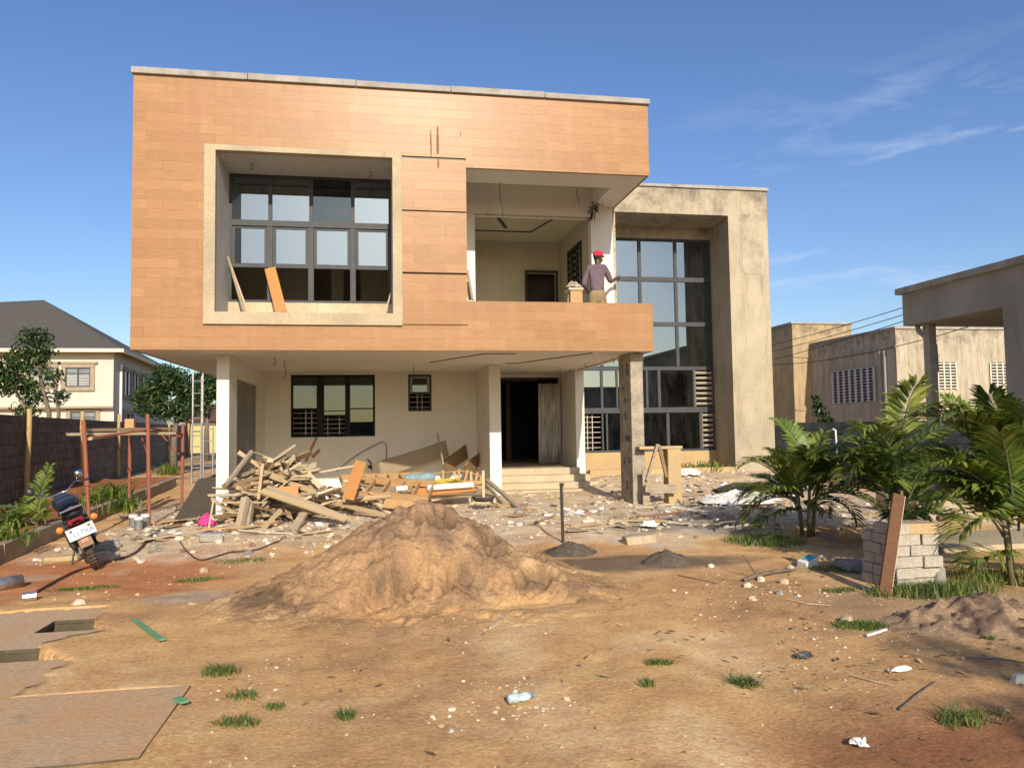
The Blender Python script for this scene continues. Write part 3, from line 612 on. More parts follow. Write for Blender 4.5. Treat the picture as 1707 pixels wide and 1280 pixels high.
# windows on the ground floor
w=window('window',-2.06,-.06,1.42,2.935,19.14,[(-1.37,.17,1.47,2.885),(-.72,.12,1.47,2.885)],[(2.10,.05,-2.01,-1.45),(1.93,.05,-1.28,-.78),(2.10,.03,-.66,-.11),(2.05,.02,-1.28,-.78)],
   [(-2.01,-1.46,2.12,2.885,GLD,0),(-1.28,-.78,1.95,2.885,GLD,0),(-.66,-.11,1.47,2.885,GLD,0)],bars=[(-2.01,-1.45,1.46,2.07,5,(-1.72,-1.58)),(-1.29,-.77,1.46,1.9,4,(-1.2,-.92))],fm=plain('black_frame',(.018,.018,.02),rough=.6,spec=.15))
w=window('window',.75,1.33,2.02,2.935,19.14,[],[(2.46,.04,.80,1.28)],[(.86,1.22,2.50,2.84,GLD,0)],bars=[(.8,1.28,2.06,2.44,3,(.98,1.10))])
s=MB();s.box(.80,.86,19.15,19.18,2.45,2.885);s.box(1.22,1.28,19.15,19.18,2.45,2.885);s.box(.86,1.22,19.15,19.18,2.84,2.885);s.build('sash',plain('grey_sash',(.22,.24,.25),rough=.4),w)
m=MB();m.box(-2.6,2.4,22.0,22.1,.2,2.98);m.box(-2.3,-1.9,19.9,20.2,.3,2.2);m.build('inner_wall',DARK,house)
# --- rough corner column with honeycombed left face
m=MB();zz=[-.1,.35,.52,.86,.98,1.28,1.40,1.72,1.86,2.02,2.12,2.30,2.36,2.55,2.78,2.99]
pit=lambda i,j:(i==2 and j in (1,7,9)) or (i==1 and j in (3,5,13)) or (i==3 and j in (13,11,3)) or (i==2 and j==5)
m.holes([14.0,14.12,14.30,14.44,14.56,14.72],zz,lambda i,j:not pit(i,j),4.775,4.86,axis='X')
m.box(4.861,5.02,14.0,14.72,-.1,2.985)
o=m.build('rough_column',ROUGH,house)
# --- tall wing
YA=18.6
CONW=stained('wing_concrete',(.43,.365,.262),(.325,.28,.205),(.12,.10,.07),amount=.6,topz=(5.6,7.7),thr=(.50,.75))
m=MB();m.prism([(9.13,YA),(10.25,YA),(10.25,26),(9.66,26),(9.27,20.07)],-.1,7.07);m.box(5.125,10.25,YA,20.07,7.071,7.76);m.box(5.125,9.27,20.0,20.2,6.772,7.069)
wp=m.build('wing_portal',CONW,house)
m=MB();rr=random.Random(2);pl=[]
for k in range(40):
    a=2*math.pi*k/40;c_,s_=math.cos(a),math.sin(a);ex=.30;pl.append((9.80+.30*math.copysign(abs(c_)**ex,c_)+rr.uniform(-.015,.015),6.02+.50*math.copysign(abs(s_)**ex,s_)+rr.uniform(-.02,.02)))
vs=[(x,YA-.006,z) for x,z in pl]+[(x,YA+.01,z) for x,z in pl];N=40
m.add(vs,[tuple(range(N)),tuple(range(2*N-1,N-1,-1))]+[(i,N+i,N+(i+1)%N,(i+1)%N) for i in range(N)])
m.build('repair_patch',stained('patch_render',(.44,.38,.29),(.30,.245,.175),(.17,.13,.095),amount=.7,blotch=2.6,streak=False),house)
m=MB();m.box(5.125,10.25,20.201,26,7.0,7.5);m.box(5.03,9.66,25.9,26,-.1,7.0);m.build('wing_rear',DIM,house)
m=MB();m.box(5.125,8.2,YA-.05,YA+.3,7.762,7.84);m.box(8.205,10.285,YA-.05,YA+.3,7.762,7.848);m.box(9.95,10.285,YA+.305,26,7.762,7.84);m.build('wing_coping',COPE,house,bevel=.006)
m=MB();m.box(5.04,9.27,20.02,20.22,-.1,.865);m.box(5.2,9.128,YA-.1,YA+.08,-.1,.49);m.build('planter_wall',CONY,house,bevel=.01)
m=MB();m.box(5.05,9.25,YA+.081,20.019,-.1,.38);m.build('planter_soil',REDSOIL,house)
rows=[.87,2.00,3.15,4.38,5.63,6.77];xm=[5.05,6.04,7.18,8.23,9.27]  # wing window coordinates: scaled about the camera position onto a nearer glass plane
rails=[(rows[1],.15,5.10,9.22),(rows[2],.10,5.10,9.22),(rows[3],.12,5.10,9.22),(rows[4],.125,5.10,9.22)]
mull=[];pn=[]
for j in (2,3,4):
    for c in xm[1:-1]: mull.append((c,.085,rows[j]+.06,rows[j+1]-.05))
    for i in range(4): pn.append((xm[i]+.045,xm[i+1]-.045,rows[j]+.06,rows[j+1]-.06,GLS,0))
for c,wd in ((6.02,.07),(6.45,.05),(7.31,.06),(7.66,.08),(8.68,.06)): mull.append((c,wd,rows[1]+.08,rows[2]-.05))
for a,b in ((5.10,5.98),(6.06,6.42),(7.35,7.61),(7.71,8.65)): pn.append((a,b,rows[1]+.09,rows[2]-.06,GLS,0))
pn.append((6.48,7.28,rows[1]+.09,rows[2]-.06,GLS,0))
for c,wd in ((6.02,.05),(6.14,.05),(6.81,.05),(7.89,.09),(8.84,.06)): mull.append((c,wd,.93,rows[1]-.09))
for a,b in ((6.17,6.78),(6.84,7.84),(7.94,8.81)): pn.append((a,b,.93,rows[1]-.09,GLD,0))
w=window('window',5.05,9.27,.868,6.77,20.06,mull,rails,pn,fw_=.055,depth=.09,bars=[(5.1,6.0,.93,1.9,7,(5.62,5.76)),(6.06,7.2,2.1,3.08,6,(6.62,)),(7.3,7.66,2.1,3.08,6,(7.58,))],louvre=[(8.69,9.22,2.09,3.09,7),(8.87,9.22,.93,1.91,7)])
m=MB();m.box(5.05,6.6,23.0,23.05,.4,2.9);m.build('inner_wall',BEIGE,house)
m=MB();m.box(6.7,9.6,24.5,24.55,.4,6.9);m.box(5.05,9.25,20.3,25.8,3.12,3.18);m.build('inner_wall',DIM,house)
# ================================================================ NEIGHBOUR BUILDINGS
rng=random.Random(11)
LWH=stained('cream_house_paint',(.53,.49,.42),(.48,.44,.375),(.48,.40,.29),amount=.25,bump=.05,rough=.7)
TRIM=plain('tan_trim',(.30,.245,.17),rough=.8)
ROOFS=plain('roof_shingle',(.095,.085,.075),rough=.9,c2=(.055,.05,.046),scale=7,stretch=(1,1,6),bump=.5,bscale=18)
GWIN=plain('window_glass_grey',(.17,.20,.22),rough=.12,var=.2,scale=2)
lh=thing('neighbour_house','cream two storey house with dark hipped roof beyond the left block wall','house',(-18,45,0),world=True)
dv=Vector((-.09,1,0))
Cn=Vector((-13.3,42.0,0))
def sideP(t,off=0,z=0): return Vector((Cn.x+dv.x*t+off,Cn.y+dv.y*t,z))
m=MB();b1=sideP(16)
m.prism([(-30,42.0),(Cn.x,42.0),(b1.x,b1.y),(-30,58)],2.95,5.75)
m.prism([(-30,42.25),(Cn.x-.03,42.25),(b1.x-.03,b1.y),(-30,58)],-.2,2.948)
m.build('wall',LWH,lh)
pk=at(73,500,Y=47.5);zr=pk.z
ea=Vector((-12.75,41.4,5.85));eb=Vector((ea.x+dv.x*17.5,ea.y+17.5,5.85))
m=MB()
A=ea;B=eb;P=Vector((pk.x,47.5,zr));Q=Vector((-24.0,47.5,zr-.35));D=Vector((-30.6,41.4,5.85));Cc=Vector((-30.6,58.9,5.85));P2=Vector((pk.x-.6,52.5,zr))
Vv=[A,B,P,Q,D,Cc,P2];m.add([v for v in Vv]+[v-Vector((0,0,.10)) for v in Vv],[(4,0,2,3),(0,1,6,2),(1,5,6),(5,4,3),(5,3,2,6),(11,10,9,7),(7,9,13,8),(8,13,12),(12,10,11) if False else (12,10,11),(12,13,9,10),(0,7,8,1),(4,11,7,0),(1,8,12,5),(5,12,11,4)])
m.build('roof',ROOFS,lh)
m=MB();m.box(-30.6,ea.x+.02,41.3,41.42,5.66,5.84);m.bar(ea+Vector((.06,-.05,-.10)),eb+Vector((.06,0,-.10)),.12,.18);m.build('fascia',stained('fascia_paint',(.66,.60,.47),(.6,.54,.42),(.4,.36,.28),amount=.2),lh)
m=MB();m.prism([(-30.5,41.45),(ea.x-.03,41.45),(eb.x-.05,eb.y),(-30.5,58)],5.752,5.80);m.build('eaves_soffit',TRIM,lh)
m=MB();m.box(-22.5,Cn.x+.05,41.86,41.99,2.86,2.96);m.build('ledge',TRIM,lh)
m=MB();p=sideP(1.2,.1);m.tube([(p.x,p.y,5.2),(p.x,p.y,0)],.07,8);m.build('downpipe',WHITEP,lh)
def pwin(px0,py0,px1,py1,Y):
    a=at(px0,py0,Y=Y);b=at(px1,py1,Y=Y);x0,x1,z1,z0=a.x,b.x,a.z,b.z
    m=MB();t=.2
    m.box(x0-t,x1+t,Y-.10,Y-.001,z1,z1+t);m.box(x0-t,x1+t,Y-.12,Y-.001,z0-t,z0);m.box(x0-t,x0,Y-.08,Y-.001,z0,z1);m.box(x1,x1+t,Y-.08,Y-.001,z0,z1);m.box(x0-t*1.7,x1+t*1.7,Y-.14,Y-.003,z1+t,z1+t+.1)
    o=m.build('window',TRIM,lh)
    m=MB();c=(x0+x1)/2;f=.06
    m.box(x0,x0+f,Y-.04,Y-.002,z0,z1);m.box(x1-f,x1,Y-.04,Y-.002,z0,z1);m.box(c-.04,c+.04,Y-.04,Y-.002,z0,z1);m.box(x0+f,x1-f,Y-.038,Y-.002,z1-f,z1);m.box(x0+f,x1-f,Y-.038,Y-.002,z0,z0+f);m.box(x0+f,x1-f,Y-.036,Y-.002,z1-.32,z1-.27)
    m.build('frame',ALU,o)
    m=MB();m.box(x0+f,x1-f,Y-.02,Y-.0015,z0+f,z1-f);m.build('pane',GWIN,o)
    m=MB()
    for k in range(7): zz=z0+.1+(z1-z0-.5)*k/6;m.box(x0+f,x1-f,Y-.03,Y-.021,zz,zz+.02)
    m.build('burglar_bars',BARW,o)
pwin(110,613,151,645,42.0);pwin(50,613,90,640,42.0);pwin(118,686,160,702,42.25)
for t0,t1,z0,z1 in ((1.9,3.6,3.6,4.9),(4.3,5.8,3.55,4.9),(6.6,8.6,3.6,4.9),(1.9,4.2,.9,2.6)):
    m=MB();a=sideP(t0,.06);b=sideP(t1,.06)
    m.bar((a.x,a.y,z0-.1),(b.x,b.y,z0-.1),.2,.2);m.bar((a.x,a.y,z1+.1),(b.x,b.y,z1+.1),.2,.2);m.bar((a.x,a.y,z0),(a.x,a.y,z1),.16,.16);m.bar((b.x,b.y,z0),(b.x,b.y,z1),.16,.16)
    o=m.build('window',TRIM,lh)
    m=MB();c=(a+b)/2;m.bar((a.x,a.y,(z0+z1)/2),(b.x,b.y,(z0+z1)/2),.06,z1-z0);m.build('pane',GWIN,o)
    m=MB();m.bar((c.x+.03,c.y,z0),(c.x+.03,c.y,z1),.10,.10);m.build('frame',ALU,o)
# small house in the gap
sh=thing('small_house','small yellow house with a brown roof glimpsed behind the steel scaffold frame','house',(-9.5,62,0),world=True)
m=MB();m.box(-14,-7.5,60,66,-.2,2.35);m.build('wall',plain('yellow_paint',(.55,.44,.2),rough=.8),sh)
m=MB();m.add([(-14.6,59.4,2.3),(-6.9,59.4,2.3),(-6.9,66.6,2.3),(-14.6,66.6,2.3),(-13,63,3.7),(-8.5,63,3.7)],[(0,1,5,4),(1,2,5),(2,3,4,5),(3,0,4),(3,2,1,0)]);m.build('roof',plain('brown_roof_sheet',(.12,.06,.045),rough=.7),sh)
# beige building on the right
RB=stained('beige_render',(.44,.385,.295),(.33,.285,.215),(.20,.165,.12),amount=.8,blotch=.5,topz=(3.6,6.8),thr=(.46,.72))
RB2=stained('ochre_block_render',(.43,.32,.18),(.33,.25,.155),(.20,.155,.10),amount=.8,blotch=.5,topz=(5.0,8.2),thr=(.46,.72))
rb=thing('beige_building','plain beige flat roofed building with barred windows behind the palms','building',(31,42,0),world=True)
X0=28.4;zt=6.72
m=MB();m.box(X0,44,38,47,-.2,zt);m.build('wall',RB,rb)
m=MB();m.box(X0-.1,44.1,37.9,38.12,zt+.002,zt+.13);m.box(X0-.1,X0+.12,38.125,47,zt+.002,zt+.13);m.build('coping',COPE,rb)
m=MB();m.box(X0-.06,X0-.001,38.0,44.5,zt-1.05,zt-.93);m.build('moulding',RB,rb)
def barwin(x0,x1,z0,z1,Y,nv=4,nh=9,par=rb):
    m=MB();m.box(x0,x1,Y-.02,Y-.001,z0,z1);o=m.build('window',DARK,par)
    m=MB()
    for k in range(nh): zz=z0+(z1-z0)*(k+.5)/nh;m.box(x0,x1,Y-.06,Y-.04,zz-.03,zz+.03)
    for k in range(nv+1): xx=x0+(x1-x0)*k/nv;m.box(xx-.04,xx+.04,Y-.09,Y-.061,z0,z1)
    m.build('burglar_bars',BARW,o)
for a,b in (((1551,604),(1594,649)),((1649,604),(1692,649))):
    p,q=at(*a,Y=38),at(*b,Y=38);barwin(p.x,q.x,q.z,p.z,38)
# window in the shaded left face
ya,yb=39.9,44.0
m=MB();m.box(X0-.02,X0-.001,ya,yb,2.75,4.75);o=m.build('window',DARK,rb)
m=MB()
for k in range(8): y=ya+(yb-ya)*k/7;m.box(X0-.10,X0-.06,y-.10,y+.10,2.75,4.75)
for k in range(12): z=2.8+1.95*k/11;m.box(X0-.055,X0-.03,ya,yb,z-.02,z+.02)
m.build('burglar_bars',plain('grey_bar_paint',(.42,.42,.42),rough=.5),o)
m=MB();m.tube([(X0-.08,38.9,5.6),(X0-.08,38.9,-.1)],.06,6);m.tube([(X0-.08,39.3,5.6),(X0-.08,39.3,-.1)],.05,6);m.build('drain_pipe',plain('grey_pipe',(.3,.3,.29),rough=.5),rb)
r2=thing('ochre_building','ochre rendered block of building just right of the tall concrete portal','building',(28,48,0),world=True)
p0=at(1320,540,Y=46.5);p1=at(1419,540,Y=46.5)
m=MB();m.box(p0.x,p1.x,46.5,47,-.2,p0.z);m.box(p0.x,p1.x,47,50.5,-.2,p0.z-.002);m.box(p1.x,44,48,56,-.2,6.5);m.build('wall',RB2,r2)
m=MB();m.box(p0.x-.1,p1.x+.1,46.4,50.6,p0.z+.002,p0.z+.12);m.build('coping',COPE,r2)
m=MB();m.box(p0.x+.02,p1.x-.02,46.43,46.499,5.9,6.0);m.box(p0.x+.02,p1.x-.02,46.43,46.499,2.4,2.5);m.build('moulding',RB2,r2)
m=MB();m.box(p0.x-6,p0.x-.001,49.5,52,4.9,6.9);m.box(p0.x-6,p0.x-.001,52.01,53,-.2,6.6);m.box(p0.x-.9,p0.x-.4,49.6,50,-.2,4.9);m.build('side_wing',CONG,r2)
# canopy building at the right edge
cb=thing('canopy_building','grey concrete single storey building with a deep flat roof canopy at the right edge','building',(13.5,11,0),world=True)
XC=10.92
m=MB();m.box(XC,18,9.0,14.35,3.59,4.26);m.build('canopy',CONG,cb)
m=MB();m.box(XC-.1,18,8.9,14.45,4.262,4.39);m.build('coping',COPE,cb,bevel=.01)
m=MB();m.box(XC+.0,XC+.25,9.05,11.75,-.1,3.589);m.box(XC+.251,18,9.2,9.45,-.1,3.589);m.box(13.6,18,9.451,14.3,-.1,3.589);m.build('wall',CONG,cb)
m=MB();b=at(1556,700,Y=14.0);m.obox((b.x,14.0,1.745),(.17,.17,3.68));m.build('post',plain('post_concrete',(.33,.31,.25),rough=.9,bump=.3),cb)
m=MB();t=at(1540,548,Y=14.15);m.tube([(t.x-.15,14.15,3.58),(t.x-.13,14.15,3.47),(t.x+.02,14.1,3.30),(t.x+.16,14.05,3.16),(t.x+.17,14.05,2.6)],.05,8);m.build('drain_pipe',plain('grey_pipe',(.3,.3,.29),rough=.5),cb,smooth=True)

# ================================================================ BOUNDARY WALLS
BLK=blocks('dark_block_wall',(.175,.158,.132),(.13,.117,.098),(.09,.08,.066))
BLK2=blocks('grey_block_wall',(.20,.18,.15),(.16,.145,.12),(.12,.11,.09))
def wallX(y): return -6.70-.135*(y-12)
m=MB()
yy=[2]+list(np.arange(4,57,3.0))
for a,b in zip(yy[:-1],yy[1:]):
    dz=.03*(vnoise(a*.7,0,4)-.5);m.prism([(wallX(a)-.2,a),(wallX(a),a),(wallX(b),b),(wallX(b)-.2,b)],-.2,1.99+float(dz))
soloW(m,'boundary_wall',BLK,'dark weathered concrete block wall along the left side of the yard','wall',(wallX(20),20,0))
m=MB();m.box(10.3,24,19.4,19.6,-.2,1.60);soloW(m,'boundary_wall',BLK2,'grey concrete block wall behind the palms under the beige building','wall',(16,19.5,0))
# planter kerb along the left wall
KA=Vector((-4.42,9.0,0));KB=Vector((-5.85,24.0,0))
m=MB();n=10
for i in range(n):
    p=KA.lerp(KB,i/n);q=KA.lerp(KB,(i+1)/n);off=rng.uniform(-.012,.012)
    m.bar((p.x-.07+off,p.y+.004,.06),(q.x-.07+off,q.y-.004,.06),.14,.38+rng.uniform(-.01,.01))
m.bar((-3.6,3.0,.06),(-4.42,8.99,.06),.14,.38)
soloW(m,'planter_kerb',stained('kerb_concrete',(.36,.30,.22),(.27,.225,.165),(.15,.13,.10),amount=.5,blotch=2),'low cracked concrete kerb edging the planted strip on the left','kerb',(-5,15,0),bevel=.012)
m=MB()
n=30
def kx(y): return KA.x+(KB.x-KA.x)*(y-9)/15 if y>9 else -3.6-.137*(y-3)
vs=[];fs=[]
for i in range(n+1):
    y=3+(25-3)*i/n;a=wallX(y)-.05;b=kx(y)-.12
    for k in range(9):
        x=a+(b-a)*k/8;vs.append((x,y,.17+.22*float(fbm(x*1.6,y*1.6,4,8)-.45)))
for i in range(n):
    for k in range(8): fs.append((i*9+k,i*9+k+1,(i+1)*9+k+1,(i+1)*9+k))
m.add(vs,fs);o=m.build('planting_bed',REDSOIL,smooth=True);tag(o,kind='structure')
# timber poles against the left wall
for (px,py0,lab) in ((37,842,'thick bamboo pole nearest the bottom left, standing against the dark wall'),(129,800,'bamboo pole against the dark wall just left of the red scaffold post'),(192,785,'bamboo pole on the dark wall between the front red scaffold posts'),(278,765,'thin bamboo pole on the wall beside the rear red post'),(311,760,'bamboo pole on the wall nearest the steel scaffold frame')):
    # where the viewing ray meets the wall face
    d=ray(px,py0);t=(-6.70+.135*12)/(d.x+.135*d.y);p=CAMLOC+d*t
    m=MB();h=2.08+rng.uniform(-.03,.1);r=.055 if px<280 else .07
    m.tube([(rng.uniform(-.015,.015),rng.uniform(-.01,.01),h*k/5-.05) for k in range(6)],[r*1.06,r,r*1.03,r,r*.98,r*.92],8)
    solo(m,'bamboo_pole',POLE,lab,'pole',(p.x+.10,p.y,.12),group='poles standing against the left wall',smooth=True)

# ================================================================ VEGETATION
def leafcloud(m,centres,rad,n,size,seed,nm=3,flat=.75,up_=.3):
    r=np.random.default_rng(seed);cs=np.array(centres)
    wts=np.array(rad if isinstance(rad,(list,tuple)) else [rad]*len(cs))**2;wts=wts/wts.sum()
    for _ in range(n):
        k=int(r.choice(len(cs),p=wts));c=cs[k];rr=rad[k] if isinstance(rad,(list,tuple)) else rad
        d=r.normal(size=3);d/=np.linalg.norm(d);rho=rr*(r.random()**.45);p=c+d*rho*np.array([1,1,flat])
        nrm=d*.8+r.normal(size=3)*.7+np.array([0,0,up_]);nrm/=np.linalg.norm(nrm)
        a=np.cross(nrm,r.normal(size=3));a/=np.linalg.norm(a);b=np.cross(nrm,a)
        L=size*(.6+.8*r.random());W=L*.42
        mi=int(r.choice([0,0,1,2,2])) if rho>.55*rr else int(r.choice([0,2,2]))
        q=[p-a*L*.5,p+b*W*.5-a*.05*L+nrm*.06*L,p+a*L*.5,p-b*W*.5-a*.05*L+nrm*.06*L]
        m.add(q,[(0,1,2,3)],mi)
def tree(name,label,loc,trunks,centres,rad,n,size,seed,mats=LEAFT,flat=.8,group=None):
    t=thing(name,label,'tree',loc,group=group)
    m=MB()
    for pts,r in trunks: m.tube(pts,r,8)
    m.build('trunk',BARK,t,smooth=True)
    m=MB();leafcloud(m,centres,rad,n,size,seed,flat=flat);m.build('crown',mats,t)
    return t
# slim tree beyond the wall in front of the cream house
def rel(px,py,Y,b): p=at(px,py,Y=Y);return (p.x-b[0],p.y-b[1],p.z-b[2])
B0=at(75,720,Y=27);B0=(B0.x,27.0,0.)
C0=[rel(x,y,27+dy,B0) for x,y,dy in ((64,562,0),(52,560,.2),(70,585,0),(40,590,.3),(58,605,0),(20,610,.2),(5,622,-.2),(30,635,0),(48,648,0),(62,660,.1),(12,645,.3),(100,662,0),(88,628,0),(40,680,.2),(50,690,0),(-20,610,0),(-15,640,.3))]
tree('slim_tree','slim leafy tree standing beyond the wall before the cream house',B0,[([(0,0,0),rel(82,690,27,B0),rel(72,650,27,B0),rel(60,600,27,B0),rel(62,565,27,B0)],[.09,.08,.06,.04,.02]),([(.2,0,0),rel(98,690,27,B0),rel(92,640,27,B0),rel(80,610,27,B0)],[.07,.06,.04,.02]),([(-.5,0,0),rel(42,680,27,B0),rel(20,640,27,B0),rel(-5,620,27,B0)],[.08,.06,.04,.02])],C0,[.46,.44,.46,.5,.52,.55,.6,.5,.48,.42,.5,.34,.40,.42,.36,.7,.6],3600,.17,3)
B1=at(290,720,Y=30);B1=(B1.x,30.,0.)
C1=[rel(x,y,30+dy,B1) for x,y,dy in ((285,640,0),(255,655,0),(310,650,.3),(275,622,.2),(300,628,.5),(245,680,0),(270,680,-.3),(300,685,0),(318,670,.4),(235,665,.5),(262,640,.5))]
tree('bushy_tree','dense round dark green tree beyond the wall beside the steel scaffold',B1,[([(0,0,0),(0,0,1.2),(.1,0,2.4)],[.15,.12,.06])],C1,[.62,.6,.6,.5,.45,.5,.6,.6,.55,.45,.6],5200,.16,5)
B2=at(345,720,Y=44);B2=(B2.x,44.,0.)
tree('far_tree','hazy tree far back behind the steel scaffold frame',B2,[([(0,0,0),(0,0,3)],[.15,.08])],[rel(x,y,44,B2) for x,y in ((338,640),(350,655),(330,660),(345,630),(335,680),(365,650))],.8,2200,.26,8)
# palms
def frond(m,base,az,el,L,droop,seed,nl=26,ll=.34,mi0=0):
    r=random.Random(seed);pts=[];dirs=[];p=Vector(base);e=el;st=L/14
    for k in range(15):
        d=Vector((math.cos(az)*math.cos(e),math.sin(az)*math.cos(e),math.sin(e)));pts.append(p.copy());dirs.append(d);p=p+d*st;e-=droop/14*(.5+1.2*k/14)
    m.tube(pts,[.012*(1-.75*k/14)+.002 for k in range(15)],5,3)
    for k in range(nl):
        t=.16+.84*k/(nl-1);f=t*14;i=min(13,int(f));b=pts[i].lerp(pts[i+1],f-i);d=dirs[i]
        side=d.cross(Vector((0,0,1)))
        if side.length<.05: side=Vector((1,0,0))
        side.normalize();nz=side.cross(d)
        ln=ll*(.45+.75*math.sin(math.pi*min(1,.18+.75*t)))*r.uniform(.85,1.1)
        for sgn in (-1,1):
            a=.55+.55*(1-t)+r.uniform(-.1,.1)
            dd=(side*sgn*math.sin(a)+d*math.cos(a)+nz*r.uniform(.18,.42)).normalized()
            q=b+dd*ln*.5;q2=b+dd*ln*.98+Vector((0,0,-ln*r.uniform(.12,.34)))
            wv=dd.cross(nz).normalized()*.0185*(ln/.3)
            mi=mi0 if r.random()<.7 else (mi0+1)%3
            m.add([b,q+wv+nz*.004,q2,q-wv+nz*.004],[(0,1,2,3)],mi)
def palm(name,label,loc,stems,fr,seed,ll=.34,nl=40,group=None):
    t=thing(name,label,'palm',loc,group=group)
    m=MB()
    for pts,r in stems: m.tube(pts,r,8)
    m.build('stem',PSTEM,t,smooth=True)
    for k,(bx,by,bz,az,el,L,dr,mi) in enumerate(fr):
        m=MB();frond(m,(bx,by,bz),R(az),R(el),L,R(dr),seed*100+k,nl=max(10,int(nl*min(1.2,L/.9))),ll=ll,mi0=mi);m.build('frond',LEAFP+[PSTEM],t)
    return t
def clump(n,seed,h0,h1,l0,l1,rad):
    r=random.Random(seed);st=[];fr=[]
    ns=4
    for k in range(ns):
        a=2*math.pi*k/ns+r.uniform(-.4,.4);x,y=math.cos(a)*rad*.25,math.sin(a)*rad*.25
        st.append(([(x*.6,y*.6,-.05),(x*.9,y*.9,h0*.5),(x*1.5,y*1.5,h0)],[.03,.026,.018]))
    for k in range(n):
        a=360*k/n*1.618+r.uniform(-14,14);z=h0*r.uniform(.45,1.05)+ (h1-h0)*r.random()*.4
        el=r.uniform(38,84) if r.random()<.7 else r.uniform(0,35)
        x,y=math.cos(R(a))*rad*.25,math.sin(R(a))*rad*.25
        fr.append((x,y,z*.8,a,el,r.uniform(l0,l1),r.uniform(35,85),r.choice([0,0,1,2])))
    return st,fr
pp=onG(1345,893)
st,fr=clump(21,1,.75,1.1,.75,1.05,.5)
fr+=[(-.05,0,.75,186,42,1.05,70,1),(-.05,-.05,.55,192,22,.95,60,1),(-.05,-.1,.35,196,12,.9,50,2),(0,0,.9,100,75,.95,60,0),(0,-.1,.8,250,55,.85,80,0)]
palm('areca_palm','clumping green palm at the corner of the tall concrete portal, spilling left',pp,st,fr,1,ll=.30)
pp=onG(1500,905)
st,fr=clump(21,2,.95,1.3,.85,1.15,.5)
fr+=[(-.05,-.1,1.05,205,55,1.1,85,1),(0,-.12,1.25,262,80,.95,45,1),(-.08,-.1,.95,195,35,1.0,95,1),(.05,-.1,1.1,350,50,1.1,90,1),(0,-.1,.35,230,12,.7,45,2),(.05,-.1,.4,300,10,.6,40,2)]
palm('areca_palm','tall pale-fronded palm rising directly behind the stacked paving blocks',pp,st,fr,2,ll=.36)
pp=onG(1700,975)
st,fr=clump(24,3,.95,1.35,.85,1.15,.5)
fr+=[(-.05,-.1,1.2,180,55,1.15,95,1),(-.05,0,1.25,160,60,1.2,110,1),(-.1,-.1,.6,190,25,.75,70,1),(-.1,-.1,.75,170,35,.8,80,1),(0,-.1,1.1,230,65,1.0,60,0),(-.1,-.1,.3,185,10,.55,40,1)]
palm('areca_palm','large palm cut off by the right edge, its fronds nearest the camera',pp,st,fr,3,ll=.36)
def grasspatch(m,pts,h,seed,lean=.5,w=.008,dry=.12):
    r=random.Random(seed)
    for (x,y,z) in pts:
        a=r.uniform(0,2*math.pi);hh=h*r.uniform(.45,1.15);l=r.uniform(.1,lean)*hh;c,s=math.cos(a),math.sin(a)
        wx,wy=-s*w*r.uniform(.6,1.3),c*w*r.uniform(.6,1.3);mi=2 if r.random()<dry else r.choice([0,0,1])
        m.add([(x-wx,y-wy,z-.01),(x+wx,y+wy,z-.01),(x+c*l*.4+wx*.7,y+s*l*.4+wy*.7,z+hh*.6),(x+c*l*.4-wx*.7,y+s*l*.4-wy*.7,z+hh*.6),(x+c*l,y+s*l,z+hh)],[(0,1,2,3),(3,2,4)],mi)
def scatter(cx,cy,rx,ry,n,seed,zf=None):
    r=random.Random(seed);o=[]
    while len(o)<n:
        u,v=r.gauss(0,.45),r.gauss(0,.45)
        if u*u+v*v<1.2: x,y=cx+u*rx,cy+v*ry;o.append((x,y,(zf or g1)(x,y)))
    return o
# ground cover: nobody could count the blades
m=MB()
c=onG(1275,905);grasspatch(m,scatter(c.x,c.y,.52,.45,1500,1),.11,1,lean=1.1,w=.006)
c=onG(1560,985);grasspatch(m,scatter(c.x-.1,c.y-.1,.62,.26,1300,2),.12,2,lean=1.1,w=.006)
c=onG(1660,965);grasspatch(m,scatter(c.x,c.y,.5,.4,420,9),.12,9,lean=1.2,w=.006)
for (px,py,rx,ry,n,h) in ((140,982,.35,.12,260,.05),(330,968,.25,.12,160,.06),(405,935,.35,.2,160,.06),(1435,1045,.22,.14,420,.07),(1400,985,.2,.1,120,.06),(1620,1195,.25,.12,90,.05),(1400,950,.4,.3,200,.08)):
    c=onG(px,py);grasspatch(m,scatter(c.x,c.y,rx,ry,n*2,px),h*.6,px,lean=1.6,w=.005)
o=m.build('grass',GRASSM);tag(o,kind='stuff')
tl=[(367,1122,.17,.11,170,.10,'low leafy weed tuft on bare earth right of the pit slab'),(395,1207,.16,.08,150,.07,'flat green weed patch near the bottom left slab corner'),(404,1162,.13,.09,90,.07,'sparse weed patch just above the flat green one'),(460,1180,.08,.06,90,.05,'small round weed between the slab and the middle'),(577,1197,.07,.07,110,.09,'bushy small weed below the foot of the dirt mound'),(1098,1106,.15,.06,150,.06,'flat weed strip on open earth right of centre'),(1081,1143,.06,.05,60,.05,'tiny weed below the flat weed strip'),(1243,1143,.14,.08,120,.13,'spiky grass tuft casting a shadow on the right foreground'),(1600,1205,.16,.12,60,.16,'sparse wispy grass tuft near the bottom right'),(1650,1065,.05,.04,40,.06,'small bright weed on the lumpy dirt heap at right')]
for k,(px,py,rx,ry,n,h,lab) in enumerate(tl):
    c=onG(px,py);m=MB();pts=[(x-c.x,y-c.y,z-c.z) for x,y,z in scatter(c.x,c.y,rx*.8,ry*.9,int(n*1.5),50+k)];grasspatch(m,pts,h*(.55 if k!=6 else .95),60+k,lean=1.9 if k!=6 else 1.0,w=.004)
    solo(m,'weed_tuft',GRASSM,lab,'weed',c,group='weeds on the bare earth')
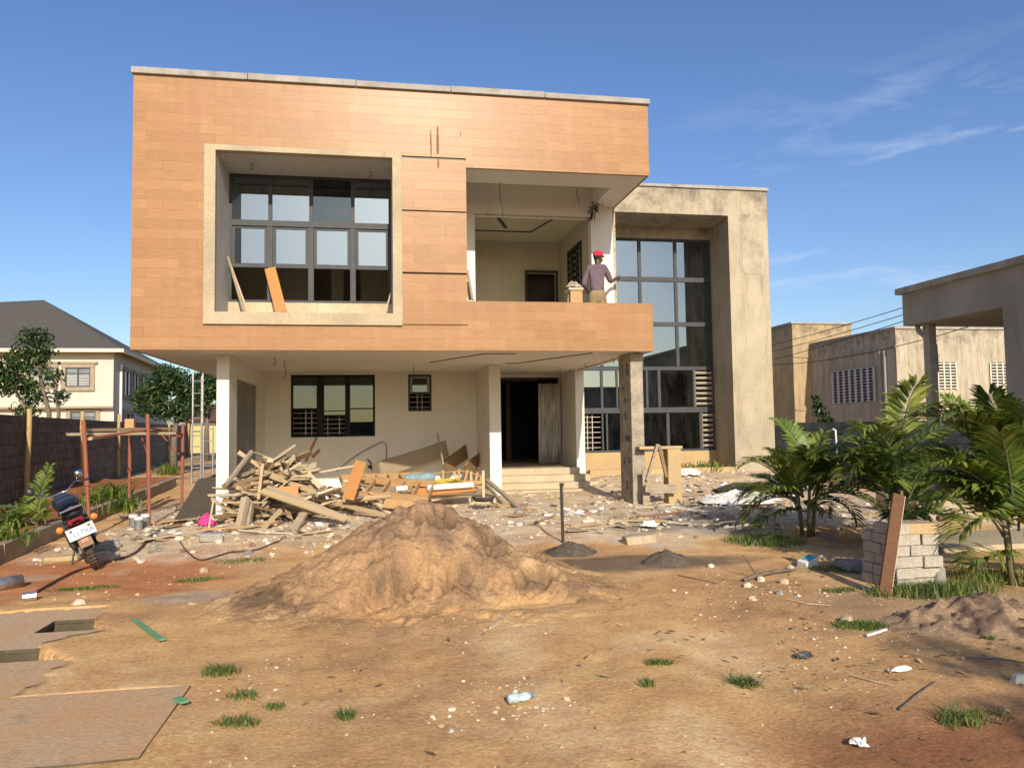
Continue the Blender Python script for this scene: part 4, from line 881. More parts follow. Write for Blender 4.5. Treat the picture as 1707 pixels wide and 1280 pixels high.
# plants in the left bed and in the portal planter
def bush(label,loc,n,h,spread,seed,cat='plant',name='bed_plant',w=.014,mats=LEAFP):
    r=random.Random(seed);m=MB()
    for _ in range(n):
        a=r.uniform(0,6.28);el=r.uniform(.6,1.45);L=h*r.uniform(.5,1.15);p=Vector((r.gauss(0,spread*.35),r.gauss(0,spread*.5),0));wd=w*r.uniform(.6,1.4)
        d=Vector((math.cos(a)*math.cos(el),math.sin(a)*math.cos(el),math.sin(el)));sd=Vector((-math.sin(a),math.cos(a),0))*wd
        q=p+d*L*.55;e=p+d*L*.95+Vector((math.cos(a),math.sin(a),-1.1))*L*.18
        m.add([p-sd*.4,p+sd*.4,q+sd,q-sd,e],[(0,1,2,3),(3,2,4)],r.choice([0,0,1,2]))
    return solo(m,name,mats,label,cat,loc,group='plants in the left bed' if name=='bed_plant' else None)
for k,(px,py,n,h,s,lab) in enumerate(((12,880,170,.5,.5,'leafy green plant cut by the left edge below the pole'),(185,835,210,.62,.55,'grassy green plant behind the red front scaffold post'),(150,840,110,.42,.4,'low dark plant right behind the motorcycle'),(205,850,120,.40,.35,'yellowing grassy plant under the scaffold by the kerb'),(280,790,160,.55,.5,'grassy plant by the wall behind the rear scaffold posts'),(1,905,120,.4,.4,'low fern-like plant at the left edge near the kerb'))):
    c=at(px,py,z=.2);bush(lab,(c.x,c.y,.17),n,h,s,20+k)
c=at(62,880,z=.2)
t=palm('palm_seedling','young palm seedling with one upright yellow-green frond left of the motorcycle',(c.x,c.y,.15),[([(0,0,0),(0,0,.16)],[.014,.01])],[(0,0,.12,70,84,.85,25,1),(0,0,.1,180,50,.7,80,1),(0,0,.1,200,35,.55,70,1),(0,0,.1,300,45,.5,70,0),(0,0,.1,120,60,.6,60,0)],6,ll=.26)
for k,(x,n,h,lab) in enumerate(((8.55,120,.42,'long-leaved plant in the planter at the foot of the concrete portal'),(7.95,40,.38,'thin weedy plant in the planter left of the long-leaved one'))):
    bush(lab,(x,YA+.35,.38),n,h,.6,40+k,name='planter_plant')
c=at(1372,740,Y=21.5);m=MB()
t=thing('young_tree','young drooping tree in front of the ochre building','tree',(c.x,21.5,0))
m.tube([(0,0,0),(0,0,1.3),(-.1,0,2.0)],[.035,.03,.02],6);m.build('trunk',BARK,t)
m=MB();leafcloud(m,[(-.12,0,2.15),(-.02,0,1.9),(.12,0,1.65),(.2,0,1.4),(.1,0,1.2),(-.2,0,2.35)],[.18,.22,.24,.22,.25,.14],520,.16,77);m.build('crown',LEAFT,t)
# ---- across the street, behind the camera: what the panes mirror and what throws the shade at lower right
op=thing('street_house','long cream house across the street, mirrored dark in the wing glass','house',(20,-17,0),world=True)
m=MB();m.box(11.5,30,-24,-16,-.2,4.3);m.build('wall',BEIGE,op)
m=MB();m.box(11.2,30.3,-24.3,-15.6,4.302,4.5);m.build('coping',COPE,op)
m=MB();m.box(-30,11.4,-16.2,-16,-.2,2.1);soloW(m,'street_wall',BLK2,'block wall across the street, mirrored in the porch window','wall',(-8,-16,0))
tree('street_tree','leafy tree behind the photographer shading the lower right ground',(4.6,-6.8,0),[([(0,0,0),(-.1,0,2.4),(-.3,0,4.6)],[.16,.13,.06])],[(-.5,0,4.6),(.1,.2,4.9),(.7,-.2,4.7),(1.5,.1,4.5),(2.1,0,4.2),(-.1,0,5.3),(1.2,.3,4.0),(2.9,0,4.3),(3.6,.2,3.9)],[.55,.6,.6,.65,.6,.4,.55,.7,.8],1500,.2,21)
# ================================================================ DIRT MOUNDS
def heap(name,mats,label,cat,x0,x1,y0,y1,st,hf,colf=None,base=None,kind=None):
    X=np.arange(x0,x1,st);Y=np.arange(y0,y1,st);A,B=np.meshgrid(X,Y);H=gh(A,B)+hf(A,B)
    ny,nx=A.shape;b=base or ((x0+x1)/2,(y0+y1)/2,0)
    me=bpy.data.meshes.new(name);V=np.stack([A-b[0],B-b[1],H-b[2]],-1).reshape(-1,3)
    top=(hf(A,B)>-.045)
    i=np.arange((ny-1)*(nx-1));r_,c_=i//(nx-1),i%(nx-1)
    keep=(top[r_,c_]|top[r_+1,c_]|top[r_,c_+1]|top[r_+1,c_+1]);k=(r_*nx+c_)[keep]
    me.from_pydata(V.tolist(),[],np.stack([k,k+1,k+nx+1,k+nx],-1).tolist())
    me.polygons.foreach_set('use_smooth',[True]*len(me.polygons))
    if colf is not None:
        c=colf(A,B,H);ca=me.color_attributes.new('soil','FLOAT_COLOR','POINT');ca.data.foreach_set('color',np.concatenate([c.reshape(-1,3),np.ones((ny*nx,1))],1).ravel().astype(np.float32))
    me.materials.append(mats);me.update()
    o=bpy.data.objects.new(name,me);COL.objects.link(o);o.location=b;return tag(o,label,cat,kind=kind)
def moundh(x,y):
    dx=x-.42;dy=y-8.15
    wx=np.where(dx<0,1.62+.45*np.clip(-dy,-.5,1.2),1.78+.3*np.clip(-dy,0,1));wy=np.where(dy<0,1.9,1.45)
    r=np.sqrt((dx/wx)**2+(dy/wy)**2)*(1+.22*(fbm(x*1.1,y*1.1,3,301)-.5))
    h=.97*.15*np.log1p(np.exp(np.clip((1-r)/.15,-30,30)))-.030-.04*sm(r,1.2,1.6)
    h=h-.10*np.exp(-(r/.16)**2)                          # blunt top
    h=h+.06*np.exp(-(((x-.55)/.2)**2+((y-8.2)/.22)**2))
    # dug front: a scarp with a bench below it
    s=y+.28*(x-.6)**2+.35*(fbm(x*2.2,y*1.2,4,311)-.5)
    bite=sm(x,-.55,-.1)*(1-sm(x,1.55,2.1))
    cut=(1-sm(s,7.05,7.30))*sm(s,6.2,6.9);h=h-.17*cut*bite*sm(h,0.02,.2)
    env=sm(h,.0,.16)
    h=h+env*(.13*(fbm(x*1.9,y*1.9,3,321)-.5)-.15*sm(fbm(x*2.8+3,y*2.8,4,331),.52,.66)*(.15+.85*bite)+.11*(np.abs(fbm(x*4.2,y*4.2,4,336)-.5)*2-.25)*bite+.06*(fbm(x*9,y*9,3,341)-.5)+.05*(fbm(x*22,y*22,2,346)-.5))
    return h-.02
def moundc(x,y,H):
    a=fbm(x*2.1,y*2.1,4,351);b=fbm(x*5,y*5,4,361);c=np.zeros(x.shape+(3,));c[:]=(.435,.262,.132)
    def mixc(col,f): f=np.clip(f,0,1)[...,None];c[:]=c*(1-f)+np.array(col)*f
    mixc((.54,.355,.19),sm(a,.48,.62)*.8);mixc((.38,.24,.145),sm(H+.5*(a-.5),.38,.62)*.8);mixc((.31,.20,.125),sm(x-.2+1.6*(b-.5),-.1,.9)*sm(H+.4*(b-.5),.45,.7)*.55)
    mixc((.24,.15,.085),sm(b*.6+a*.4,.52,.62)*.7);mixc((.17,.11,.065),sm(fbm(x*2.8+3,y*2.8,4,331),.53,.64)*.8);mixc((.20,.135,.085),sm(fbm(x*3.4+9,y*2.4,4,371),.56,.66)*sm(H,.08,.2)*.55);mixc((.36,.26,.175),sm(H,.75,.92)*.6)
    f=(1-sm(H-gh(x,y),.0,.10))[...,None];c=c*(1-f)+soilcolor(x,y)*f
    return c
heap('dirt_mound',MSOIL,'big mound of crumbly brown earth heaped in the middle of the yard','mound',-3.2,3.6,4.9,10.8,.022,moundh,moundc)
def m2h(x,y):
    r=np.sqrt(((x-4.75)/.85)**2+((y-5.45)/.55)**2)*(1+.4*(fbm(x*2,y*2,3,401)-.5));h=.23*np.clip(1-r,-.2,1);h=np.where(r>1,-.3*(r-1),h)
    return h+sm(h,0,.08)*(.13*(fbm(x*5,y*5,4,411)-.5)+.08*(np.abs(fbm(x*11,y*11,3,421)-.5)*2-.3))-.012
def m2c(x,y,H):
    c=np.zeros(x.shape+(3,));c[:]=(.33,.225,.135);f=sm(fbm(x*6,y*6,4,431),.5,.62)[...,None];return c*(1-f)+np.array((.15,.10,.07))*f
heap('dirt_heap',SOIL,'low lumpy heap of rooty dark soil at the right foreground','heap',3.7,5.9,4.7,6.2,.026,m2h,m2c)
def mort(cx,cy,rx,ry,hh,s):
    def f(x,y):
        r=np.sqrt(((x-cx)/rx)**2+((y-cy)/ry)**2)*(1+.35*(fbm(x*4,y*4,3,s)-.5));h=hh*np.clip(1-r,-.2,1)**.8 if False else hh*np.sign(1-r)*np.abs(np.clip(1-r,-.2,1))**.75
        return np.where(r>1,-.1*(r-1),h)+sm(h,0,.05)*.07*(fbm(x*16,y*16,3,s+5)-.5)-.006
    return f
c=onG(948,922);heap('mortar_heap',MUD,'dark smooth heap of wet mortar at the foot of the iron rod','mortar heap',c.x-.6,c.x+.6,c.y-.5,c.y+.6,.024,mort(c.x,c.y,.36,.30,.15,501))
c=onG(1112,938);heap('mortar_heap',MUD,'dark crumbly heap of mortar lying alone right of the mound','mortar heap',c.x-.6,c.x+.6,c.y-.45,c.y+.6,.022,mort(c.x,c.y,.30,.27,.17,521))

# ================================================================ RUBBLE (uncountable)
def rubble(name,n,fn,mats,seed,smin,smax,flat=.6):
    r=np.random.default_rng(seed);p_=1.618;base=np.array([[-1,p_,0],[1,p_,0],[-1,-p_,0],[1,-p_,0],[0,-1,p_],[0,1,p_],[0,-1,-p_],[0,1,-p_],[p_,0,-1],[p_,0,1],[-p_,0,-1],[-p_,0,1]])/1.9;F=[(0,11,5),(0,5,1),(0,1,7),(0,7,10),(0,10,11),(1,5,9),(5,11,4),(11,10,2),(10,7,6),(7,1,8),(3,9,4),(3,4,2),(3,2,6),(3,6,8),(3,8,9),(4,9,5),(2,4,11),(6,2,10),(8,6,7),(9,8,1)]
    m=MB();P=fn(r,n)
    for x,y in P:
        s=smin*(smax/smin)**(r.random()**2.2);v=base*s*(.72+.5*r.random((12,1)))*np.array([1,.65+.5*r.random(),flat]);v+=r.normal(size=(12,3))*s*.07
        a=r.random()*6.28;c,sn=math.cos(a),math.sin(a);q=v.copy();q[:,0]=v[:,0]*c-v[:,1]*sn+x;q[:,1]=v[:,0]*sn+v[:,1]*c+y;q[:,2]=v[:,2]+g1(x,y)+s*flat*.25
        m.add(q.tolist(),F,int(r.integers(len(mats))))
    o=m.build(name,mats);return tag(o,kind='stuff')
STN=[plain('pale_stone',(.58,.49,.37),rough=.9,var=.2),plain('tan_stone',(.50,.38,.24),rough=.9,var=.25),plain('white_stone',(.60,.56,.48),rough=.85,var=.15),plain('brown_clod',(.26,.16,.09),rough=.95,var=.25),plain('grey_stone',(.28,.26,.24),rough=.9,var=.2)]
def zone1(r,n):
    o=[]
    while len(o)<n:
        x=r.uniform(-4.3,9.2);y=r.uniform(9.6,18.4)
        if y<10.3+.8*(r.random()-.5) : continue
        if 3.0>x>-2.5 and y>15.3: continue
        w=float(vnoise(x*1.6,y*1.6,77));
        if r.random()<w*1.1 and moundh(np.array(x),np.array(y))<-.02:o.append((x,y))
    return o
rubble('rubble',3400,zone1,[STN[0],STN[1],STN[3],STN[1],STN[4],STN[0],STN[2]],1,.012,.075)
def zone2(r,n):
    o=[]
    while len(o)<n:
        x=r.uniform(-3.5,6.5);y=r.uniform(3.0,10)
        w=float(vnoise(x*1.1,y*1.1,79))**2.4
        if (x<-1.2 and y<7.8) or ((x-2.9)/1.6)**2+((y-8.55)/.7)**2<1: continue
        if r.random()<w*1.4 and moundh(np.array(x),np.array(y))<.03:o.append((x,y))
    return o
rubble('pebbles',1300,zone2,[STN[1],STN[3],STN[3],STN[0]],2,.005,.018)
def zone3(r,n):
    c=onG(860,1190);c2=onG(1290,985);c3=onG(1390,1065);c4=onG(60,1005);c5=onG(820,1145);o=[]
    for _ in range(n):
        k=r.random();cc,sx,sy=((c,.28,.14) if k<.32 else (c2,.5,.25) if k<.66 else (c3,.3,.25) if k<.8 else (c4,.5,.15) if k<.9 else (c5,.3,.1));o.append((cc.x+r.normal()*sx,cc.y+r.normal()*sy))
    return o
rubble('gravel',230,zone3,STN[:3],3,.006,.026)
# flakes of paper, plaster bag and plastic trodden into the rubble
r=random.Random(5);m=MB()
for _ in range(340):
    k=r.random()
    if k<.5: x,y=r.gauss(6.6,.8),r.gauss(15.6,.9)
    elif k<.8: x,y=r.uniform(2.5,7),r.uniform(10.5,14.5)
    else: x,y=r.uniform(-3.5,-.5),r.uniform(11.5,13.4)
    z=g1(x,y)+.02;s=r.uniform(.02,.09);a=r.uniform(0,6.28);t=r.uniform(-.6,.6);u=Vector((math.cos(a),math.sin(a),t*.5))*s;w=Vector((-math.sin(a),math.cos(a),r.uniform(-.3,.6)))*s*r.uniform(.3,.9)
    p=Vector((x,y,z));m.add([p-u-w,p+u-w*.7,p+u*.8+w+Vector((0,0,.01)),p-u*.9+w*.8],[(0,1,2,3)],r.choice([0,0,1,2]))
o=m.build('litter_flakes',[WHITEP,plain('paper_grey',(.5,.48,.44),rough=.8),plain('dark_plastic',(.06,.06,.06),rough=.4)]);tag(o,kind='stuff')
# single stones and lumps
def stone(mb,s,seed,flat=.7):
    r=random.Random(seed);n1,n2=7,5;vs=[(0,0,-s*flat*.5)]
    for i in range(1,n2):
        ph=-math.pi/2+math.pi*i/n2
        for k in range(n1):
            a=2*math.pi*k/n1;q=s*r.uniform(.75,1.15);vs.append((q*math.cos(a)*math.cos(ph),q*math.sin(a)*math.cos(ph)*.8,q*math.sin(ph)*flat))
    vs.append((0,0,s*flat));fs=[(0,1+(k+1)%n1,1+k) for k in range(n1)]
    for i in range(n2-2):
        for k in range(n1): fs.append((1+i*n1+k,1+i*n1+(k+1)%n1,1+(i+1)*n1+(k+1)%n1,1+(i+1)*n1+k))
    e=len(vs)-1;b=1+(n2-2)*n1;fs+=[(b+k,b+(k+1)%n1,e) for k in range(n1)];mb.add(vs,fs)
for k,(px,py,s,mi,lab) in enumerate(((1307,972,.055,1,'squarish ochre stone just below the bent branch'),(1300,990,.045,4,'white-grey stone beside the ochre stone'),(1412,1037,.065,1,'rounded tan stone sitting on the grass clump at right'),(1370,931,.05,0,'pale round stone left of the paving blocks'),(1700,1137,.06,2,'round white stone at the right edge of the bare earth'),(132,1010,.07,0,'pale lump of stone above the rear pit'),(340,953,.06,1,'pinkish brown stone on the green strip left of the mound'),(338,960,.0,0,''),(866,858,.11,4,'grey cut block at the foot of the leaning plank'),(1245,978,.05,0,'pale stone right of the bent branch butt'),(1268,968,.055,0,'pale stone under the middle of the bent branch'),(1318,948,.05,2,'upright white chunk left of the teal packet'),(1255,1000,.04,0,'flat pale stone below the bent branch'),(1115,895,.0,0,''),(320,1010,.04,1,'small orange stone beside the short grass left of the mound'),(1185,945,.045,2,'white lump right of the crumbly mortar heap'))):
    if s<=0: continue
    c=onG(px,py);m=MB();stone(m,s,k);solo(m,'stone',STN[mi],lab,'stone',(c.x,c.y,c.z+s*.25),group='larger loose stones',rot=(0,0,k*.7))
# concrete lumps near the left column
for k,(px,py,sx,sy,sz,rz,lab) in enumerate(((352,902,.30,.18,.12,.2,'grey concrete lump half buried before the left column'),(180,915,.30,.14,.12,.4,'grey rock beside the motorcycle exhaust'),(1065,905,.42,.22,.13,.12,'flat pale cement block behind the two mortar heaps'),(104,935,.40,.12,.08,.05,'short timber block on the red earth beside the motorcycle'))):
    c=onG(px,py);m=MB();m.obox((0,0,sz*.4),(sx,sy,sz));v=[(x+random.uniform(-.02,.02),y+random.uniform(-.02,.02),z+random.uniform(-.015,.015)) for x,y,z in m.v];m.v=v
    solo(m,'concrete_lump' if k!=3 else 'timber_block',CON if k==2 else (WD[2] if k==3 else CONG),lab,'rubble lump' if k!=3 else 'timber',c,bevel=.02,rot=(0,random.uniform(-.1,.1),rz))

# ================================================================ TIMBER
PL=[]
for k in range(6):
    rr=random.Random(100+k);vs=[];n=6
    for i in range(n+1):
        t=i/n-.5;w=.5*rr.uniform(.86,1.06);bz=.25*math.sin(math.pi*i/n)*rr.uniform(-.6,.6);e=rr.uniform(-.02,.02) if i in(0,n) else 0
        vs+=[(t+e,-w,-.5+bz),(t+rr.uniform(-.015,.015)*(i in(0,n)),w,-.5+bz),(t,w,.5+bz),(t,-w,.5+bz)]
    fs=[(0,1,2,3),(4*n+3,4*n+2,4*n+1,4*n)]
    for i in range(n):
        for a in range(4): fs.append((4*i+a,4*i+4+a,4*i+4+(a+1)%4,4*i+(a+1)%4))
    PL.append((vs,[tuple(reversed(f)) for f in fs]))
PLM={}
def plankmesh(k,mat):
    if (k,mat.name) not in PLM:
        me=bpy.data.meshes.new('plank');me.from_pydata(PL[k][0],[],PL[k][1]);me.materials.append(mat);me.update();PLM[(k,mat.name)]=me
    return PLM[(k,mat.name)]
def plank(c,L,W,T,rot,mat,label,group=None,name='plank',k=None,cat='plank'):
    o=bpy.data.objects.new(name,plankmesh(random.randrange(6) if k is None else k,mat));COL.objects.link(o)
    o.location=c;o.scale=(L,W,T);o.rotation_euler=rot;return tag(o,label,cat,group)
def plankPQ(p,q,W,T,mat,label,group=None,name='plank',roll=0,cat='plank'):
    p=Vector(p);q=Vector(q);d=q-p;yaw=math.atan2(d.y,d.x);pit=-math.atan2(d.z,math.hypot(d.x,d.y))
    return plank((p+q)/2,d.length,W,T,(Matrix.Rotation(yaw,3,'Z')@Matrix.Rotation(pit,3,'Y')@Matrix.Rotation(roll,3,'X')).to_euler(),mat,label,group,name,cat=cat)
def pilecloud(cx,cy,rx,ry,H,n,seed,label,group,mats):
    r=random.Random(seed)
    for i in range(n):
        f=(i/n);z=.05+H*f*.93;sh=1-.72*f
        x=cx+r.uniform(-1,1)*rx*sh;y=cy+r.uniform(-1,1)*ry*sh+.25*f
        L=r.choice([.35,.5,.6,.8,.9,1.1,1.3]);W=r.choice([.045,.05,.07,.09,.10,.13]);T=r.choice([.022,.03,.04,.05])
        yaw=r.gauss(0,.55) if r.random()<.7 else r.gauss(1.5,.4);pt=r.gauss(0,.16) if r.random()<.8 else r.gauss(0,.5)
        # near faces of the heap slope outwards
        if y<cy-.2*ry and r.random()<.35: pt+=.25
        plank((x,y,z+g1(x,y)),L*(1-.2*f),W,T,(r.gauss(0,.5),pt,yaw),r.choice(mats),label,group)
cp=onG(450,875)
pilecloud(-1.72,13.55,.85,.75,.98,150,9,'weathered scrap board in the jumbled heap beside the left white column','scrap boards in the heap by the left column',[WD[0],WD[1],WD[2],WD[2],WD[4],WD[3]])
pilecloud(-.55,14.2,.75,.6,.38,34,10,'short weathered offcut in the low spread of scrap right of the main heap','scrap offcuts right of the main heap',[WD[0],WD[1],WD[2],WD[4]])
def PX(px,py,Y): return at(px,py,Y=Y)
plankPQ(PX(436,818,12.75),PX(577,866,12.3),.12,.028,WD[2],'wide pale plank sloping down the front of the scrap heap to the right',roll=.5)
plankPQ(PX(445,812,12.85),PX(600,872,12.55),.10,.04,WD[0],'narrower grey plank just behind the wide sloping plank',roll=.4)
plankPQ(PX(410,830,12.7),PX(397,890,12.35),.11,.10,WD[0],'thick upright grey timber leaning at the front of the scrap heap',roll=.3)
plankPQ(PX(419,838,12.8),PX(412,886,12.5),.07,.09,WD[1],'second thick grey timber right of the upright one on the heap',roll=.2)
plankPQ(PX(438,774,13.3),PX(431,832,12.9),.05,.045,WD[2],'thin upright batten standing against the front of the scrap heap')
plankPQ(PX(376,808,13.0),PX(420,752,13.6),.06,.05,WD[1],'dark pole leaning from the heap up against the left column wall')
plankPQ(PX(430,890,12.1),PX(468,850,12.4),.06,.05,WD[2],'short stick propped at the front foot of the scrap heap')
plankPQ(PX(489,884,12.0),PX(506,856,12.5),.13,.05,WD[0],'broad grey board end propped at the heap foot, right of the short stick')
plankPQ(PX(515,790,13.9),PX(590,776,14.2),.05,.03,WD[4],'long pale batten jutting right from the top of the heap')
plankPQ(PX(513,790,13.4),PX(535,812,13.2),.10,.03,WD[4],'pale board lying on the upper right shoulder of the heap',roll=.8)
plankPQ(PX(510,768,15.5),PX(527,730,16.6),.05,.04,WREDB,'dark red stick leaning behind the heap towards the porch window')
plankPQ(PX(521,762,15.4),PX(532,750,15.7),.05,.04,WREDB,'short dark red stub beside the dark red stick')
m=MB();m.obox((0,0,.10),(.34,.02,.20));c=PX(480,818,12.95);solo(m,'tile_offcut',WOR,'orange tile offcut set on edge in the front of the scrap heap','tile',(c.x,c.y,c.z-.12),rot=(R(-18),R(-5),.1))
m=MB();c=PX(580,832,13.2);d=PX(602,769,14.0);m.bar((0,0,0),d-c,.20,.018,upv=(0,-1,.3));solo(m,'tile_plank',WOR,'tall orange tile plank leaning upright between heap and timber frames','tile plank',c,bevel=.004)
plankPQ(PX(250,931,11.2),PX(470,901,11.8),.13,.03,WD[4],'long pale plank lying on the ground left of the dirt mound')
plankPQ(PX(985,900,10.6),PX(1190,883,11.3),.14,.04,WD[2],'long tan plank lying across the rubble right of the iron rod')
plankPQ(PX(1010,860,12.4),PX(1130,848,12.9),.10,.03,WD[1],'grey strip of board lying in the rubble before the rough column')
plankPQ(PX(990,866,12.2),PX(1085,859,12.4),.12,.03,WD[2],'tan board flat in the rubble just below the grey strip')
plankPQ(PX(1100,882,11.4),PX(1200,878,11.6),.10,.04,WD[4],'pale board end sticking out right of the long tan plank')
plankPQ(PX(1075,836,14.2),PX(1150,838,14.4),.12,.03,WFR,'orange board lying at the foot of the yellow pier')
plankPQ(PX(812,800,15.6),PX(872,852,13.9),.09,.05,WD[1],'grey plank leaning from the white column down to the grey block')
plankPQ(PX(812,808,15.4),PX(840,840,14.3),.06,.04,WD[1],'thin dark lath under the leaning grey plank')
plankPQ(PX(778,848,13.6),PX(855,861,13.2),.07,.03,WD[0],'thin grey lath flat on the ground right of the mound top')
plankPQ(PX(1368,888,9.9),PX(1412,912,9.3),.16,.035,WD[1],'grey broken board between the corner palm and the paving blocks')
plankPQ(PX(1385,925,9.0),PX(1440,915,9.1),.10,.05,WD[3],'rotten dark timber lying just left of the paving blocks')
plankPQ(PX(1195,960,7.72),PX(1240,972,7.55),.05,.045,WD[4],'pale sawn butt end of the bent branch on the right earth',name='branch_piece',cat='branch')
c0=onG(1240,970,.02);m=MB();pts=[(0,0,.0)]+[tuple(onG(x,y,.035)-c0) for x,y in ((1262,964),(1295,957),(1325,955))];m.tube(pts,[.022,.024,.02,.014],6);tw=[tuple(onG(1262,964,.03)-c0),(.12,.12,.14),(.09,.2,.22)];m.tube(tw,[.012,.008,.004],5);solo(m,'branch',BARK,'brown bent branch lying on the right foreground rubble','branch',c0,smooth=True)
plankPQ(onG(817,1050,.015),onG(846,1030,.02),.022,.02,WD[4],'small pale stick lying at the foot of the dirt mound',name='stick',cat='stick')
plankPQ(onG(639,1008,.02),onG(641,975,.16),.014,.014,WD[4],'thin upright twig stuck in the dug front of the mound',name='stick',cat='stick')
plankPQ(onG(1445,1062,.015),onG(1478,1055,.03),.016,.014,WHITEP,'white plastic stick lying below the tan stone clump',name='stick',cat='stick')
# scraps of board strewn through the rubble right of the iron rod
rr=random.Random(61)
for k in range(46):
    if k<30: x,y=rr.uniform(2.2,7.2),rr.uniform(10.6,15.2)
    else: x,y=rr.uniform(-3.4,-.4),rr.uniform(11.4,13.0)
    plank((x,y,g1(x,y)+.03),rr.choice([.18,.25,.35,.5,.8,1.1]),rr.choice([.04,.06,.09,.13]),rr.choice([.015,.02,.03]),(rr.gauss(0,.2),rr.gauss(0,.06),rr.gauss(.1,.6)),rr.choice([WD[0],WD[1],WD[2],WD[4],WD[3],WFR]),'small scrap of board trodden flat into the rubble right of the iron rod' if k<30 else 'small scrap of board trodden into the rubble in front of the scrap heap','board scraps in the right rubble' if k<30 else 'board scraps in the left rubble',name='board_scrap',cat='board scrap')
# weathered boards against the porch wall
for k,(a,b,W,lab) in enumerate((((632,783,18.3),(746,747,18.75),.42,'long wide grey board sloping up against the porch back wall'),((742,778,18.4),(778,752,18.8),.40,'shorter brown board stacked right of the long sloping grey board'),((775,785,18.3),(799,765,18.7),.36,'lowest dark board in the corner beside the white column'))):
    plankPQ(PX(*a),PX(*b),W,.05,(WD[1],WD[3],WD[3])[k],lab,roll=R(-72))
plankPQ(PX(739,775,17.6),PX(729,722,18.3),.03,.03,WD[1],'thin shovel handle standing up before the boards by the porch wall',name='tool_handle',cat='tool')
# formwork frames
def frame(name,label,base,L,W,n,rot,tilt=0,H=.12):
    t=thing(name,label,'timber frame',base,rot=rot)
    m=MB();m.obox((0,-W/2,H/2),(L,.035,H));m.obox((0,W/2,H/2),(L,.035,H));m.build('rail',WFR,t)
    m=MB()
    for k in range(n): m.obox((-L/2+.02+(L-.04)*k/(n-1),0,H/2+.003),(.035,W-.036,H*.8))
    m.build('cross_piece',WFR,t)
    return t
c=PX(655,815,14.3);frame('formwork_frame','orange timber formwork frame lying tilted just left of the mound top',(c.x,c.y,c.z-.05),1.45,.75,6,(R(16),R(4),R(-14)))
c=PX(640,800,15.6);frame('formwork_frame','long low formwork frame behind the tilted orange frame',(c.x,c.y,c.z-.05),1.7,.6,8,(R(10),0,R(8)))
c=PX(745,795,15.9);t=thing('rib_frame','formwork frame with a row of upright ribs behind the yellow rope','timber frame',(c.x,c.y,c.z-.12))
m=MB();m.obox((0,0,.02),(1.45,.05,.06),(0,R(2),0));m.obox((0,-.35,-.05),(1.45,.05,.06),(0,R(2),0));m.build('rail',WFR,t)
for k,(x,h,tl_) in enumerate(((-.68,.20,0),(-.42,.19,.02),(-.08,.24,0),(.18,.20,.35),(.25,.25,0),(.40,.23,-.25),(.50,.20,-.05),(.62,.18,-.25),(.72,.15,-.35))):
    m=MB();m.obox((x-.0,0,.03+h/2),(.045,.03,h),(0,tl_*-1,0));m.build('rib',WFR if k%3 else WD[2],t)
m=MB();m.tube([(-.68,0,.2),(-.3,0,.2),(.0,0,.22),(.3,0,.24),(.55,0,.18),(.75,0,.09)],.012,5);m.build('top_lath',WFR,t)
for k,(a,b,lab) in enumerate((((595,795,15.0),(680,802,14.9),'orange lath lying across the frames near the upright tile plank'),((690,822,14.3),(790,812,14.6),'broad orange board behind the mound top'),((640,838,13.9),(700,846,13.6),'orange formwork board tilting into the left side of the mound'),((700,806,15.2),(800,806,15.3),'pale orange lath behind the yellow rope'),((610,818,14.6),(660,842,13.9),'tan lath sloping from the upright tile plank to the mound'),((560,838,13.6),(655,862,12.9),'long tan plank before the frames, ending at the mound'))):
    plankPQ(PX(*a),PX(*b),(.06,.22,.2,.06,.05,.13)[k],.025,(WOR,WOR,WFR,WFR,WD[2],WD[2])[k],lab,roll=(0,.7,.9,0,0,.3)[k])
YEL=plain('yellow_rope',(.55,.42,.07),rough=.7)
c=PX(735,805,14.9);m=MB();r=random.Random(3);pts=[]
for k in range(170): a=k*.53;rad=.10+.24*r.random();pts.append((math.cos(a)*rad*1.35+.0,math.sin(a)*rad*.8,.03+.10*r.random()))
m.tube(pts,.008,5);solo(m,'rope',YEL,'tangled coil of yellow rope lying on the timber frames','rope',(c.x,c.y,c.z-.06),smooth=True)
c=PX(700,796,15.0);m=MB();m.lathe([(.02,-.30),(.085,-.28),(.095,-.1),(.085,.1),(.09,.27),(.03,.30)],(0,0,.09),14,axis='X');solo(m,'sheet_roll',plain('faded_blue_sheet',(.20,.30,.34),rough=.6,var=.3),'rolled faded blue sheet left of the yellow rope','roll',(c.x,c.y,c.z-.09),smooth=True,rot=(0,R(-4),.15))
for k,(a,b,rr,lab) in enumerate((((660,815,14.1),(678,813,14.15),.05,'short end of white pipe left of the mound top'),((712,813,14.3),(788,808,14.5),.055,'white plastic pipe lying right of the mound top'))):
    m=MB();p,q=PX(*a),PX(*b);m.tube([(0,0,0),tuple(q-p)],rr,12);solo(m,'plastic_pipe',WHITEP,lab,'pipe',p,smooth=False)
